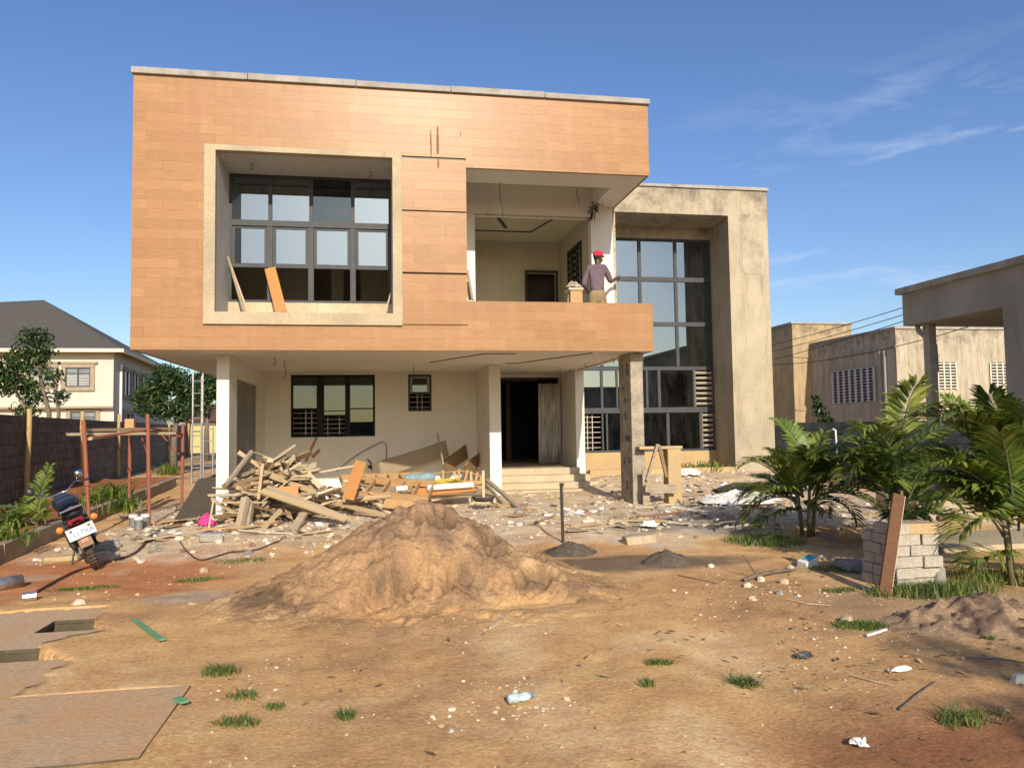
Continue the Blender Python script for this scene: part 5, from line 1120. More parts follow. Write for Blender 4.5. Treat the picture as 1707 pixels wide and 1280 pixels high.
def crumple(name,mat,label,cat,c,sx,sy,H,seed,rz=0):
    n=34;m=MB();vs=[];fs=[];idx={}
    for i in range(n):
        for j in range(n):
            u,v=i/(n-1)*2-1,j/(n-1)*2-1;rr=math.hypot(u,v)
            f=max(0,1-rr**2.2);ns_=float(fbm(u*2.2+seed,v*2.2,5,seed));rg=1-2*abs(float(fbm(u*3.1,v*3.1+seed,4,seed+9))-.5)
            if rr<1+.35*(ns_-.5):idx[(i,j)]=len(vs);vs.append((u*sx+.08*(ns_-.5),v*sy,H*(f*.5*ns_*1.4+.75*f*max(0,rg-.45))+.012))
    for i in range(n-1):
        for j in range(n-1):
            k=[(i,j),(i+1,j),(i+1,j+1),(i,j+1)]
            if all(q in idx for q in k): fs.append(tuple(idx[q] for q in k))
    m.add(vs,fs);return solo(m,name,mat,label,cat,c,smooth=False,rot=(0,0,rz))
WSH=plain('white_sacking',(.68,.66,.62),rough=.6,var=.08);BSH=plain('black_plastic_sheet',(.035,.036,.04),rough=.42,var=.3)
c=onG(1232,838,.02);crumple('plastic_sheet',WSH,'crumpled white plastic sheeting heaped before the concrete portal','sheet',(c.x,c.y,c.z),.85,.62,.26,3)
c=onG(1245,822,.02);crumple('plastic_sheet',BSH,'crumpled black plastic sheet behind the white sheeting','sheet',(c.x+.3,c.y,c.z),1.1,.5,.22,4)
c=onG(545,842,.02);crumple('empty_sack',WSH,'crumpled white sack between the scrap heap and the upright tile plank','sack',(c.x,c.y,c.z+.1),.3,.3,.28,6)
c=onG(1082,880,.02);crumple('empty_sack',WSH,'small white rag on the rubble before the rough column','rag',(c.x,c.y,c.z),.14,.12,.12,7)
c=onG(1130,812,.05);crumple('empty_sack',WSH,'torn white paper bags spread behind the yellow pier','sack',(c.x+.35,c.y+.4,c.z),.45,.4,.22,8)
# ================================================================ SMALL SITE THINGS
c=onG(938,905);m=MB();m.obox((0,0,.38),(.035,.035,.84),(0,R(-.8),0));m.obox((.0,0,.78),(.05,.045,.05));solo(m,'iron_rod',IRON,'dark iron rod standing upright in the ground beside a mortar heap','rod',c)
c=PX(806,836,14.0);c.z=g1(c.x,c.y)+.02 if c.z<.2 else c.z
m=MB();m.lathe([(.10,0),(.17,.01),(.215,.085),(.215,.10),(.19,.095),(.16,.04),(.03,.035)],(0,0,0),24);t=thing('mortar_pan','round dark rubber pan of cement with a wooden stick standing in it','pan',c)
m.build('pan',plain('dark_rubber',(.05,.047,.045),rough=.7,var=.3),t,smooth=True)
m=MB();m.lathe([(.01,.085),(.185,.083),(.183,.06)],(0,0,0),24);m.build('cement',CONY,t)
m=MB();m.obox((.0,0,.30),(.045,.045,.50));solo(m,'stake',WD[4],'wooden stick standing in the round mortar pan','stick',(c.x,c.y,c.z+.02))
# trestle and yellow pier
c=onG(1122,838);m=MB();m.box(-.13,.14,-.13,.13,-.1,1.02);solo(m,'pier',CONY,'short yellow rendered pier standing beside the rough column','pier',(c.x,c.y,c.z),bevel=.02)
zt_=c.z+1.02
t=thing('trestle','rough plank trestle on crossed legs against the yellow pier','trestle',(c.x-.45,c.y-.1,c.z),world=False)
m=MB();m.obox((.20,.1,1.05),(.85,.22,.05));m.build('top',WD[2],t)
m=MB();m.bar((.1,-.08,1.12),(-.12,-.06,.45),.08,.05);m.build('leg',WD[1],t)
m=MB();m.bar((.13,-.08,1.10),(.27,-.06,.5),.06,.05);m.build('leg',WD[3],t)
m=MB();m.obox((-.12,0,.30),(.13,.05,.70));m.build('leg',WD[1],t)
m=MB();m.obox((.12,-.16,.30),(.62,.04,.16),(0,R(4),0));m.build('brace',WD[1],t)
# red scaffold
t=thing('scaffold_trestle','rusty red pipe scaffold trestle standing between kerb and house','scaffold',(-4.1,14.5,0),world=True)
def gp(px,py): p=onG(px,py);return p
A=Vector((-4.38,12.86,.0));B=Vector((-3.83,14.0,0));Cc=Vector((-3.73,15.75,0));D=Vector((-4.88,16.43,0))
tops=[PX(139,700,12.86),PX(246,690,14.0),PX(305,706,15.75),PX(217,699,16.4)]
pts=[A,B,Cc,D]
for p,q in zip(pts,tops):
    p=Vector((p.x,p.y,g1(p.x,p.y)-.02));m=MB();m.tube([tuple(p),tuple(p.lerp(q,.45)),tuple(p.lerp(q,.46)),tuple(q)],[.026,.026,.033,.033],8)
    m.tube([tuple(p.lerp(q,.44)),tuple(p.lerp(q,.48))],.042,8);m.build('post',RUSTR,t,smooth=False)
def lv(i,f): p,q=pts[i],tops[i];return Vector((p.x,p.y,0)).lerp(q,f)
m=MB()
m.tube([tuple(lv(0,.86)),tuple(lv(3,.86))],.02,6);m.tube([tuple(lv(1,.88)),tuple(lv(2,.88))],.02,6);m.tube([tuple(lv(0,.84)),tuple(lv(1,.86))],.02,6);m.tube([tuple(lv(2,.86)),tuple(lv(3,.87))],.02,6)
m.build('cross_tube',RUSTR,t)
m=MB();m.tube([tuple(lv(1,.62)),tuple(lv(1,.86).lerp(lv(3,.86),.42))],.014,6);m.tube([tuple(lv(0,.55)),tuple(lv(0,.84).lerp(lv(3,.86),.35))],.014,6);m.tube([tuple(lv(2,.62)),tuple(lv(2,.86).lerp(lv(3,.87),.4))],.014,6);m.tube([tuple(lv(3,.45)),tuple(lv(3,.8).lerp(lv(0,.8),.4))],.012,6)
m.build('brace',RUSTR,t)
for k,(a,b,W,lab) in enumerate((((113,724,12.9),(290,722,14.9),.09,'pale plank poking out left across the red scaffold'),((138,717,13.1),(286,714,15.6),.12,'long thin plank lying highest on the red scaffold'),((146,731,12.9),(228,718,16.0),.16,'thick plank running back along the red scaffold'))):
    plankPQ(PX(*a),PX(*b),W,.045,WD[2] if k else WD[4],lab)
c=PX(217,714,15.4);m=MB();m.obox((0,0,.08),(.16,.12,.2));solo(m,'timber_block',WFR,'small orange block set on the planks of the red scaffold','block',(c.x,c.y,c.z))
# galvanised frames
t=thing('steel_scaffold','tall galvanised scaffold frame with ladder rungs behind the left column','scaffold',(-5.3,25,0),world=True)
def rung(x0,x1,z0,z1,y,n):
    m=MB();m.tube([(x0,y,z0),(x0,y,z1)],.028,6);m.tube([(x1,y,z0),(x1,y,z1)],.022,6);m.build('upright',STEEL,t)
    m=MB()
    for k in range(n): z=z0+.15+(z1-z0-.2)*k/(n-1);m.tube([(x0,y,z),(x1,y,z)],.018,6)
    m.build('rung',STEEL,t)
rung(-5.64,-5.37,0,1.85,25,6);rung(-5.62,-5.33,1.86,3.6,25,5);rung(-5.30,-5.02,0,1.72,25.0,5)
m=MB();m.tube([(-5.64,25,1.84),(-4.5,25,1.80)],.022,6);m.tube([(-4.5,25,0),(-4.5,25,1.9)],.03,6);m.tube([(-5.62,26.2,0),(-5.62,26.2,3.4)],.028,6);m.tube([(-5.62,25,1.6),(-5.62,26.2,1.6)],.02,6);m.build('tube',STEEL,t)
# paint tins
for k,(px,py,lab) in enumerate(((222,879,'grey paint tin, left of the three by the front scaffold post'),(231,883,'grey paint tin with white drips, middle of the three'),(242,878,'grey paint tin half behind the red scaffold post'))):
    c=onG(px,py)
    t=thing('paint_tin',lab,'paint tin',c,group='paint tins on the left ground')
    m=MB();m.lathe([(.062,0),(.066,.01),(.066,.185),(.069,.19),(.069,.20)],(0,0,0),18);m.build('tin',plain('tin_grey',(.25,.25,.24),rough=.4,metal=.4),t,smooth=False)
    m=MB();m.lathe([(.071,.17),(.071,.215),(.03,.222)],(0,0,0),18);m.build('lid',WHITEP,t)
# dark sheet leaning on the column, plywood sheet, pink cloth
p0,p1=PX(312,868,14.9),PX(352,792,15.1);m=MB();v=p1-p0;m.add([(0,0,0),tuple(v),(v.x+.02,v.y+1.1,v.z),(.02,1.1,0)]+[(.03,-.0,-.02),(v.x+.03,v.y,v.z-.02),(v.x+.05,v.y+1.1,v.z-.02),(.05,1.1,-.02)],[(0,1,2,3),(7,6,5,4),(0,4,5,1),(1,5,6,2),(2,6,7,3),(3,7,4,0)])
solo(m,'board',WDK,'dark board leaning against the outer side of the left column','board',p0)
m=MB();m.add([(p1.x-.12,14.62,.75),(p1.x+.22,14.62,.78),(p1.x+.22,14.66,0.0),(p1.x-.55,14.66,0.0),(p1.x-.12,14.66,.75),(p1.x+.22,14.66,.78),(p1.x+.22,14.70,0.0),(p1.x-.55,14.70,0.0)],[(0,1,2,3),(7,6,5,4),(0,4,5,1),(1,5,6,2),(2,6,7,3),(3,7,4,0)])
soloW(m,'board',WDK,'second dark sheet standing behind the leaning board by the left column','board',(p1.x,14.66,0))
plankPQ(onG(272,873,.03),onG(320,870,.06),.42,.018,WFR,'buckled orange plywood sheet lying on the ground by the left column',name='plywood_sheet',cat='plywood')
c=onG(345,876,.0);crumple('cloth',plain('pink_cloth',(.70,.03,.22),rough=.7,var=.1),'bright pink cloth bundle at the foot of the left column','cloth',(c.x,c.y,c.z),.14,.12,.26,12)
m=MB();c=onG(347,885);m.tube([(0,0,0),(.05,.12,.45)],.014,6);solo(m,'stick',WD[4],'thin stick leaning on the left column by the pink cloth','stick',c)
# hoses and cables
HO=plain('brown_hose',(.09,.045,.03),rough=.6)
def hose(pl,rad,mat,label,name='hose',dz=.02,cat='hose'):
    P=[onG(x,y,dz) for x,y in pl];o=P[0];Q=[]
    for i in range(len(P)-1):
        a=P[max(0,i-1)];b=P[i];c_=P[i+1];d=P[min(len(P)-1,i+2)]
        for k in range(6):
            t=k/6;q=.5*((2*b)+(c_-a)*t+(2*a-5*b+4*c_-d)*t*t+(3*b-a-3*c_+d)*t**3);q.z=g1(q.x,q.y)+dz;Q.append(tuple(q-o))
    Q.append(tuple(P[-1]-o));m=MB();m.tube(Q,rad,6);return solo(m,name,mat,label,cat,o,smooth=True)
hose([(40,1000),(80,978),(125,955),(160,945)],.013,HO,'brown hose trailing over the red earth towards the motorcycle')
hose([(175,940),(205,932),(232,918),(255,893),(290,876),(335,872)],.016,HO,'brown hose curling from the motorcycle towards the left column')
hose([(300,905),(330,935),(380,925),(430,918),(470,902)],.009,HO,'thin dark cord lying on the ground left of the mound',name='cord',cat='cord')
c=onG(48,1002);m=MB();m.tube([(-.05,0,.04),(.06,.03,.045)],.045,10);solo(m,'pipe_stub',STEEL,'short grey pipe stub at the end of the brown hose','pipe',c)
m=MB();c=onG(2,985);m.tube([(-.15,-.1,.06),(.1,.2,.06)],.07,12);solo(m,'pipe_stub',STEEL,'thick grey pipe end cut by the left edge','pipe',c,smooth=True)
m=MB();b=at(560,785,Y=18.95);P=[at(x,y,Y=18.95)-b for x,y in ((560,785),(575,773),(590,762),(605,752),(620,744),(630,739),(638,736),(643,739),(645,748),(644,768))];m.tube([tuple(p) for p in P],.012,6);solo(m,'cable',plain('grey_cable',(.10,.09,.07),rough=.6),'loop of stiff cable arching against the porch back wall','cable',b,smooth=True)
m=MB();b=at(612,765,Y=18.9);P=[at(x,y,Y=18.9)-b for x,y in ((612,765),(619,772),(617,778),(620,783))];m.tube([tuple(p) for p in P],.02,6);m.obox(P[2],(.1,.05,.06));solo(m,'wall_tap',IRON,'small dark tap on the porch wall right of the cable loop','tap',b)
GP=plain('green_plastic',(.11,.30,.15),rough=.5,var=.15)
for a,b_,w_,lab in (((224,1042),(270,1076),.045,'green plastic strip lying beside the rear pit slab'),((293,1176),(308,1183),.05,'green plastic scrap poking from the slab edge')):
    p,q=onG(*a,.045),onG(*b_,.045);m=MB();m.bar((0,0,0),q-p,w_,.012);solo(m,'plastic_strip',GP,lab,'plastic',p)
# litter
t=thing('crushed_bottle','crushed clear blue plastic bottle lying in the foreground earth','bottle',onG(866,1172,.02),rot=(0,0,.25))
m=MB();m.lathe([(.012,-.075),(.026,-.07),(.030,-.03),(.022,.0),(.029,.02),(.027,.05),(.012,.075)],(0,0,.015),12,axis='X');m.build('body',plain('pale_blue_plastic',(.42,.52,.55),rough=.15,var=.25,scale=25),t,smooth=True)
m=MB();m.lathe([(.013,0),(.013,.014)],(.076,0,.015),10,axis='X');m.build('cap',plain('blue_cap',(.08,.22,.45),rough=.4),t)
c=onG(1347,944);t=thing('carton','crushed white and teal carton by the right rubble','carton',(c.x,c.y,c.z),rot=(R(8),R(-14),.3))
m=MB();m.obox((0,0,.05),(.20,.13,.07));m.v=[(x+random.uniform(-.015,.015),y,z+random.uniform(-.012,.012)) for x,y,z in m.v];m.build('body',WHITEP,t)
m=MB();m.obox((.03,.0,.093),(.13,.10,.012));m.build('panel',plain('teal_print',(.07,.36,.40),rough=.5),t)
crumple('litter',WSH,'scrap of white plastic on the lower right ground','litter',onG(1432,1242,.0),.03,.055,.035,15)
crumple('litter',BSH,'dark scrap of plastic on the bare earth right of centre','litter',onG(1340,1097,.0),.07,.04,.05,16)
crumple('litter',WSH,'curled white scrap with red edge on the right earth','litter',onG(1503,1120,.0),.07,.03,.04,17)
# leaves and dead sticks on the right ground
m=MB();c=onG(1610,1100);m.tube([(0,0,.02),(.15,-.08,.03),(.3,-.2,.02)],[.006,.008,.005],5);m.tube([(.1,-.05,.02),(.12,-.18,.04)],[.005,.002],5);solo(m,'twig',BARK,'dead twig on the dark ground below the dirt heap','twig',c)
# dry leaves and bits of straw blown over the earth
r=random.Random(71);m=MB()
for _ in range(420):
    k=r.random()
    if k<.5: x,y=r.gauss(3.6,1.0),r.gauss(5.0,.9)
    elif k<.8: x,y=r.uniform(-2.0,4.5),r.uniform(3.2,8)
    else: x,y=r.gauss(5.2,.6),r.gauss(6.9,.5)
    if (x<-1.1 and y<7.8): continue
    z=max(g1(x,y),0)+.008;a=r.uniform(0,6.28);L=r.uniform(.012,.045);W=L*r.uniform(.10,.5);u=Vector((math.cos(a),math.sin(a),r.uniform(-.1,.3)))*L;w=Vector((-math.sin(a),math.cos(a),r.uniform(-.3,.3)))*W
    p=Vector((x,y,z));m.add([p-u,p+w,p+u,p-w],[(0,1,2,3)],r.choice([0,0,1,2]))
o=m.build('dry_leaves',[plain('dry_leaf_brown',(.16,.085,.04),rough=.8),plain('dry_straw',(.50,.38,.20),rough=.8),plain('dead_leaf_grey',(.22,.17,.12),rough=.9)]);tag(o,kind='stuff')
for k,(pts,lab) in enumerate((([(1130,960),(1160,966),(1195,974)],'thin dead twig by the crumbly mortar heap'),([(1310,1000),(1345,1008),(1385,1011)],'long thin dry stalk on the earth below the ochre stone'),([(1420,1128),(1455,1138),(1490,1146)],'pale dry stalk on the open earth at right'),([(1500,1185),(1530,1160),(1560,1138)],'dry branching stalk in the shade at lower right'))):
    P=[onG(x,y,.012) for x,y in pts];o_=P[0];m=MB();m.tube([tuple(q-o_) for q in P],[.006,.005,.003],5);solo(m,'twig',BARK if k in (0,3) else WD[4],lab,'twig',o_)
# ---- paving blocks: each its own
BL=stained('paving_block',(.43,.385,.31),(.33,.30,.25),(.30,.26,.20),amount=.5,blotch=3,bump=.6)
base=onG(1513,992);bx,by=base.x,base.y+.17
proto=None;cnt=0;rr=random.Random(4)
for cz in range(6):
    for ry in range(3):
        if cz==5 and ry==2: continue
        off=.0 if (cz+ry)%2==0 else -.10
        ws=(.31,.20) if (cz+ry)%2==0 else (.20,.31)
        x=bx-.0
        for wi,wd in enumerate(ws):
            m=MB();h=.103;m.obox((0,0,h/2),(wd-.008,.155,h-.003))
            m.v=[(a+rr.uniform(-.004,.004),b+rr.uniform(-.004,.004),c_+rr.uniform(-.002,.002)) for a,b,c_ in m.v]
            lab='pale concrete paving block in the square stack behind the leaning brown board'
            if cz==5 and ry==0 and wi==len(ws)-1: lab='tan-stained paving block at the top front right corner of the stack'
            o=solo(m,'paving_block',BL,lab,'block',(x+wd/2+rr.uniform(-.010,.010),by+.08+.165*ry+rr.uniform(-.03,.02),base.z+.005+cz*h),group='paving blocks in the stack',bevel=.008,rot=(0,0,rr.uniform(-.06,.06)))
            if cz==5 and ry==0 and wi==len(ws)-1: o.data.materials[0]=CONY
            x+=wd
p,q=Vector((0,0,0)),None
a=onG(1473,994);b=PX(1498,824,a.y+.16);m=MB();m.bar((0,0,-.02),b-a,.118,.024,upv=(0,-1,.2));t=thing('leaning_board','brown wood-look board standing on end against the paving block stack','board',a)
m.build('face',WREDB,t)
m=MB();v=(b-a);n_=v.normalized();sd=n_.cross(Vector((0,-1,.2))).normalized();m.bar(Vector((0,0,-.018))+sd*.0615,v+sd*.0615-Vector((0,0,.001)),.006,.026,upv=(0,-1,.2));m.build('raw_edge',WD[4],t)
c=onG(1568,985);m=MB();m.tube([(0,0,.03),(.12,.16,.17)],.055,16);solo(m,'pipe_stub',CONG,'grey pipe stub tilted in the grass beside the paving blocks','pipe',c)
# low concrete box, board, rolled mats and slab on the right
a=at(1530,872,z=.02);zt_=at(1530,826,Y=a.y).z
m=MB();m.box(0,1.9,0,.14,-.1,zt_);m.box(0,.14,.141,1.0,-.1,zt_);m.box(.141,1.9,.141,1.0,-.1,zt_-.06);solo(m,'low_plinth',CON,'low concrete plinth at right under the rolled mats','plinth',(a.x,a.y,0),bevel=.012)
plankPQ(at(1566,866,Y=a.y-.08),at(1650,874,Y=a.y-.1),.17,.02,WREDB,'red-brown board lying along the foot of the low plinth',roll=R(70))
SK=plain('brown_mat',(.22,.13,.08),rough=.85,c2=(.14,.085,.055),scale=5,bump=.3)
for k,(px,py,rad,lab) in enumerate(((1620,800,.155,'brown rolled mat, upper of two on the low plinth'),(1618,825,.15,'brown rolled mat, lower of two on the low plinth'))):
    c=at(px,py,Y=a.y+.55);m=MB();m.lathe([(.03,-.42),(rad*.8,-.40),(rad,-.33),(rad*1.02,0),(rad*.98,.33),(rad*.75,.42),(.02,.43)],(0,0,0),18,axis='X');m.v=[(x,y,z*.62) for x,y,z in m.v]
    zz=zt_-.06+rad*.62+.01 if k==1 else zt_-.06+.15*.62*2+rad*.62+.015
    solo(m,'rolled_mat',SK,lab,'mat',(c.x,c.y,zz),smooth=True,group='rolled mats on the plinth')
b=onG(1600,905);m=MB();m.box(-.75,1.8,-.62,.55,-.1,.07);o=solo(m,'paving_slab',CON,'wide pale concrete slab on the ground before the low plinth','slab',(b.x,b.y,b.z),bevel=.015);
b=onG(1420,945);m=MB();m.obox((0,0,.05),(.5,.34,.10),(0,R(4),0));solo(m,'paving_slab',CONG,'grey slab lying at the left foot of the paving blocks','slab',(b.x,b.y-.2,b.z),rot=(0,0,-.1),bevel=.02)
m=MB();c=at(1400,800,z=.05);
plankPQ(at(1425,792,Y=16.5),at(1500,800,Y=16.2),.2,.12,CON,'pale concrete beam lying before the grey block wall',name='concrete_beam',cat='beam')
m=MB();b=at(1388,715,Y=14);m.tube([(0,0,0),(.06,0,-.02),(.08,0,-.55),(.085,0,-.9)],.018,6);solo(m,'white_pipe',WHITEP,'thin bent white pipe standing behind the corner palm','pipe',b)
# ---- power lines
for k,(a,b,sag,lab) in enumerate((((1290,572,30),(1520,503,20),.12,'highest power line sloping up from portal to canopy'),((1290,583,30),(1520,515,20),.12,'second power line from the top between portal and canopy'),((1290,596,30),(1520,524,20),.15,'third power line from the top between portal and canopy'),((1290,601,30),(1500,562,22),.35,'sagging lowest power line before the ochre building'))):
    p,q=PX(*a[:2],a[2]),PX(*b[:2],b[2]);d=q-p;p=p-d*.25;q=q+d*.45;m=MB();m.tube([tuple((q-p)*(i/16)-Vector((0,0,sag*4*(i/16)*(1-i/16)))) for i in range(17)],.013,5);solo(m,'power_line',DARK,lab,'cable',p,group='power lines on the right')
# ---- things up in the house
cz=at(500,500,Y=14.2)
for k,(a,b,w_,mat,lab) in enumerate((((406,519,14.0),(368,428,14.55),.035,WD[1],'left of two thin battens leaning in the upper left window niche'),((412,518,14.1),(373,432,14.6),.035,WD[4],'right of two thin battens leaning in the upper left window niche'),((655,488,14.4),(642,524,14.0),.025,WD[4],'thin batten leaning at the right end of the window niche'))):
    p,q=PX(*a),PX(*b)
    for v in (p,q): v.x=min(max(v.x,-2.69),.26)
    plankPQ(p,q,w_,.025,mat,lab,name='batten',cat='batten')
p,q=PX(469,521,14.1),PX(450,447,14.72);m=MB();m.bar((0,0,0),q-p,.20,.02,upv=(0,-1,.2));solo(m,'tile_plank',WOR,'orange tile plank leaning upright in the upper window niche','tile plank',p,bevel=.004)
# bench on the balcony
bb=PX(957,500,15.0);t=thing('work_bench','small wooden work bench standing on the balcony left of the workman','bench',(bb.x,15.0,3.40))
ht=PX(957,484,15.0).z-3.40
m=MB();m.obox((0,0,ht),(.30,.36,.045));m.build('top',WD[4],t)
m=MB();m.obox((.01,-.15,(ht-.03)/2),(.25,.03,ht-.05));m.build('apron',WFR,t)
for sx in(-1,1):
    m=MB();m.bar((sx*.17,0,0),(sx*.10,0,ht-.03),.05,.04);m.build('leg',WD[2],t)
crumple('cloth',plain('grey_rag',(.32,.28,.22),rough=.8,var=.2),'crumpled grey rag and offcuts on the balcony work bench','cloth',(bb.x+.0,15.0,3.40+ht+.022),.18,.16,.22,31)
for k,(a,b,lab) in enumerate((((779,450,14.3),(788,500,14.1),'grey batten standing in the left corner of the balcony'),((778,470,14.4),(783,500,14.3),'short batten beside it in the left corner of the balcony'))): plankPQ(PX(*a),PX(*b),.05,.03,WD[1],lab,name='batten',cat='batten')
# black tangle of netting hung at the corner of the opening
b=PX(990,352,15.5);m=MB();r=random.Random(8)
for k in range(46):
    s=k/46;c_=Vector((-.11+.17*s+r.gauss(0,.045),r.gauss(0,.03),-.17+.33*s+r.gauss(0,.03)));u=Vector((r.gauss(0,1),r.gauss(0,.6),r.gauss(0,1.2))).normalized()*r.uniform(.03,.10)
    m.tube([tuple(c_-u),tuple(c_+Vector((.02,0,.0))),tuple(c_+u)],[.004,.012,.004],5)
solo(m,'wire_bundle',plain('black_plastic',(.015,.017,.016),rough=.5),'black bristly bundle of cable hanging at the top right of the balcony opening','cable bundle',b)
# corrugated sheet across the doorway
m=MB();n=64;x0,x1=4.18,4.78;Y=19.70
pro=[(x0+(x1-x0)*i/n,Y+.018*math.sin(i/n*math.pi*2*8)+.0) for i in range(n+1)]
m.add([(x,y+.10*(1-z),.62+2.1*z+.015*math.sin(x*60)*(z in(0,1))) for z in (0,.25,.5,.75,1) for x,y in pro],[(j*(n+1)+i,j*(n+1)+i+1,(j+1)*(n+1)+i+1,(j+1)*(n+1)+i) for j in range(4) for i in range(n)])
o=soloW(m,'corrugated_sheet',plain('aged_zinc_sheet',(.62,.60,.56),rough=.5,metal=.15,c2=(.24,.225,.20),scale=3,stretch=(6,1,.6)),'grey corrugated metal sheet standing in the dark entrance','metal sheet',(4.48,Y,.62),smooth=True)
sd=o.modifiers.new('thick','SOLIDIFY');sd.thickness=.003
# ================================================================ MOTORCYCLE
bk=onG(161,947)
bike=thing('motorcycle','dark muddy motorcycle leaning on its side stand by the left kerb, seen from behind','motorcycle',bk,rot=(0,R(-22),R(24)));bike.scale=(.95,.95,.93)
BLKP=plain('black_plastic_bike',(.025,.025,.028),rough=.4);TYRE=plain('muddy_tyre',(.14,.09,.05),rough=.95,c2=(.03,.028,.026),scale=9,bump=.6);RED=plain('dark_red_paint',(.24,.02,.022),rough=.3);CHR=plain('chrome',(.6,.6,.6),rough=.15,metal=1);ORL=plain('orange_lens',(.75,.22,.04),rough=.25);MUDP=plain('muddy_plastic',(.27,.17,.10),rough=.8)
def wheel(y,rad,wid):
    w=MB();n,k=36,10;vs=[];fs=[]
    for i in range(n):
        a=2*math.pi*i/n
        for j in range(k):
            b=2*math.pi*j/k;r=rad-wid*.52+wid*.52*math.cos(b);vs.append((wid*.5*math.sin(b),y+r*math.cos(a),rad+r*math.sin(a)))
    for i in range(n):
        for j in range(k): fs.append((i*k+j,i*k+(j+1)%k,((i+1)%n)*k+(j+1)%k,((i+1)%n)*k+j))
    w.add(vs,fs)
    for i in range(0,n):   # tread blocks
        a=2*math.pi*(i+.5)/n
        for sx in (-1,1): w.obox((sx*wid*.2,y+(rad+.001)*math.cos(a),rad+(rad+.001)*math.sin(a)),(wid*.26,.03,.012),(a-math.pi/2,0,0))
    o=MB();o.lathe([(rad-wid*.95,-.02),(rad-wid*.85,-.03),(rad-wid*.85,.03),(rad-wid*.95,.02)],(0,y,rad),28,axis='X');o.lathe([(.03,-.07),(.05,-.05),(.05,.05),(.03,.07)],(0,y,rad),14,axis='X')
    for i in range(18):
        a=2*math.pi*i/18;o.tube([(.03*(1 if i%2 else -1),y+.04*math.cos(a),rad+.04*math.sin(a)),(0,y+(rad-wid*.9)*math.cos(a+.3),rad+(rad-wid*.9)*math.sin(a+.3))],.002,4)
    root=o.build('wheel',CHR,bike);w.build('tyre',TYRE,root,smooth=True)
wheel(0,.29,.105);wheel(1.26,.29,.085)
m=MB();m.tube([(-.11,0,.29),(-.10,.5,.36)],.022,6);m.tube([(.11,0,.29),(.10,.5,.36)],.022,6);m.tube([(-.12,.05,.33),(-.13,.22,.66)],.03,8);m.tube([(.12,.05,.33),(.13,.22,.66)],.03,8)
m.tube([(0,.5,.38),(0,.42,.72),(0,.95,.86)],.025,6);m.tube([(0,.95,.86),(0,.8,.3),(0,.5,.3)],.025,6);m.tube([(-.1,-.2,.72),(-.1,.5,.70)],.016,6);m.tube([(.1,-.2,.72),(.1,.5,.70)],.016,6)
m.tube([(-.08,1.26,.29),(-.08,1.02,.86)],.02,6);m.tube([(.08,1.26,.29),(.08,1.02,.86)],.02,6);m.tube([(-.1,.45,.3),(-.26,.42,.02)],.012,6);m.build('chassis',BLKP,bike)
m=MB();m.obox((0,.62,.40),(.26,.34,.26));m.lathe([(.08,-.15),(.09,-.1),(.09,.1),(.08,.15)],(0,.6,.36),16,axis='X');m.obox((0,.75,.56),(.14,.16,.18),(R(-25),0,0));m.build('engine',plain('engine_grey',(.09,.085,.08),rough=.5,metal=.4),bike,bevel=.015)
def loft(sec,n=12):
    m=MB();vs=[];fs=[]
    for (y,z,w,h) in sec:
        for k in range(n):
            a=2*math.pi*k/n;c,s=math.cos(a),math.sin(a);vs.append((w*math.copysign(abs(c)**.7,c),y,z+h*math.copysign(abs(s)**.7,s)))
    for i in range(len(sec)-1):
        for k in range(n): fs.append((i*n+k,i*n+(k+1)%n,(i+1)*n+(k+1)%n,(i+1)*n+k))
    fs.append(tuple(range(n)));fs.append(tuple((len(sec)-1)*n+k for k in range(n-1,-1,-1)));m.add(vs,fs);return m
loft([(-.30,.80,.09,.03),(-.26,.81,.13,.05),(0,.80,.14,.05),(.25,.79,.13,.05),(.42,.80,.09,.05),(.5,.82,.06,.03)]).build('seat',plain('seat_vinyl',(.02,.02,.022),rough=.5,var=.3),bike,smooth=True)
loft([(.46,.80,.08,.05),(.52,.83,.12,.09),(.7,.86,.14,.10),(.88,.87,.12,.09),(.98,.87,.06,.05)]).build('fuel_tank',BLKP,bike,smooth=True)
loft([(-.30,.72,.05,.03),(-.26,.73,.10,.045),(.0,.72,.12,.05),(.3,.70,.12,.06),(.42,.68,.08,.05)]).build('tail_cowl',BLKP,bike,smooth=True)
loft([(-.345,.68,.05,.02),(-.33,.685,.085,.035),(-.28,.70,.09,.038)]).build('tail_light',RED,bike,smooth=True)
for sx in(-1,1):
    m=MB();m.lathe([(.01,-.03),(.035,-.026),(.042,-.005),(.035,.025),(.012,.035)],(sx*.19,-.27,.66),14,axis='Y');o=m.build('indicator',ORL,bike,smooth=True)
    m=MB();m.tube([(sx*.08,-.25,.68),(sx*.17,-.26,.665)],.010,6);m.build('stalk',BLKP,o)
m=MB();n=10
for k in range(n):   # rear mudguard arc
    a0,a1=R(60+k*11),R(60+(k+1)*11);p=(0,-.36*math.cos(a0)*-1*0+.36*math.cos(a0),.29+.36*math.sin(a0));q=(0,.36*math.cos(a1),.29+.36*math.sin(a1));m.bar(p,q,.15,.008)
m.build('rear_mudguard',BLKP,bike)
m=MB();m.obox((0,-.36,.44),(.15,.012,.16),(R(-14),0,0));fl=m.build('mud_flap',MUDP,bike,bevel=.01)
m=MB();m.obox((.0,-.372,.445),(.08,.014,.05),(R(-14),0,0));m.build('reflector',plain('dull_orange_reflector',(.40,.13,.05),rough=.4),fl)
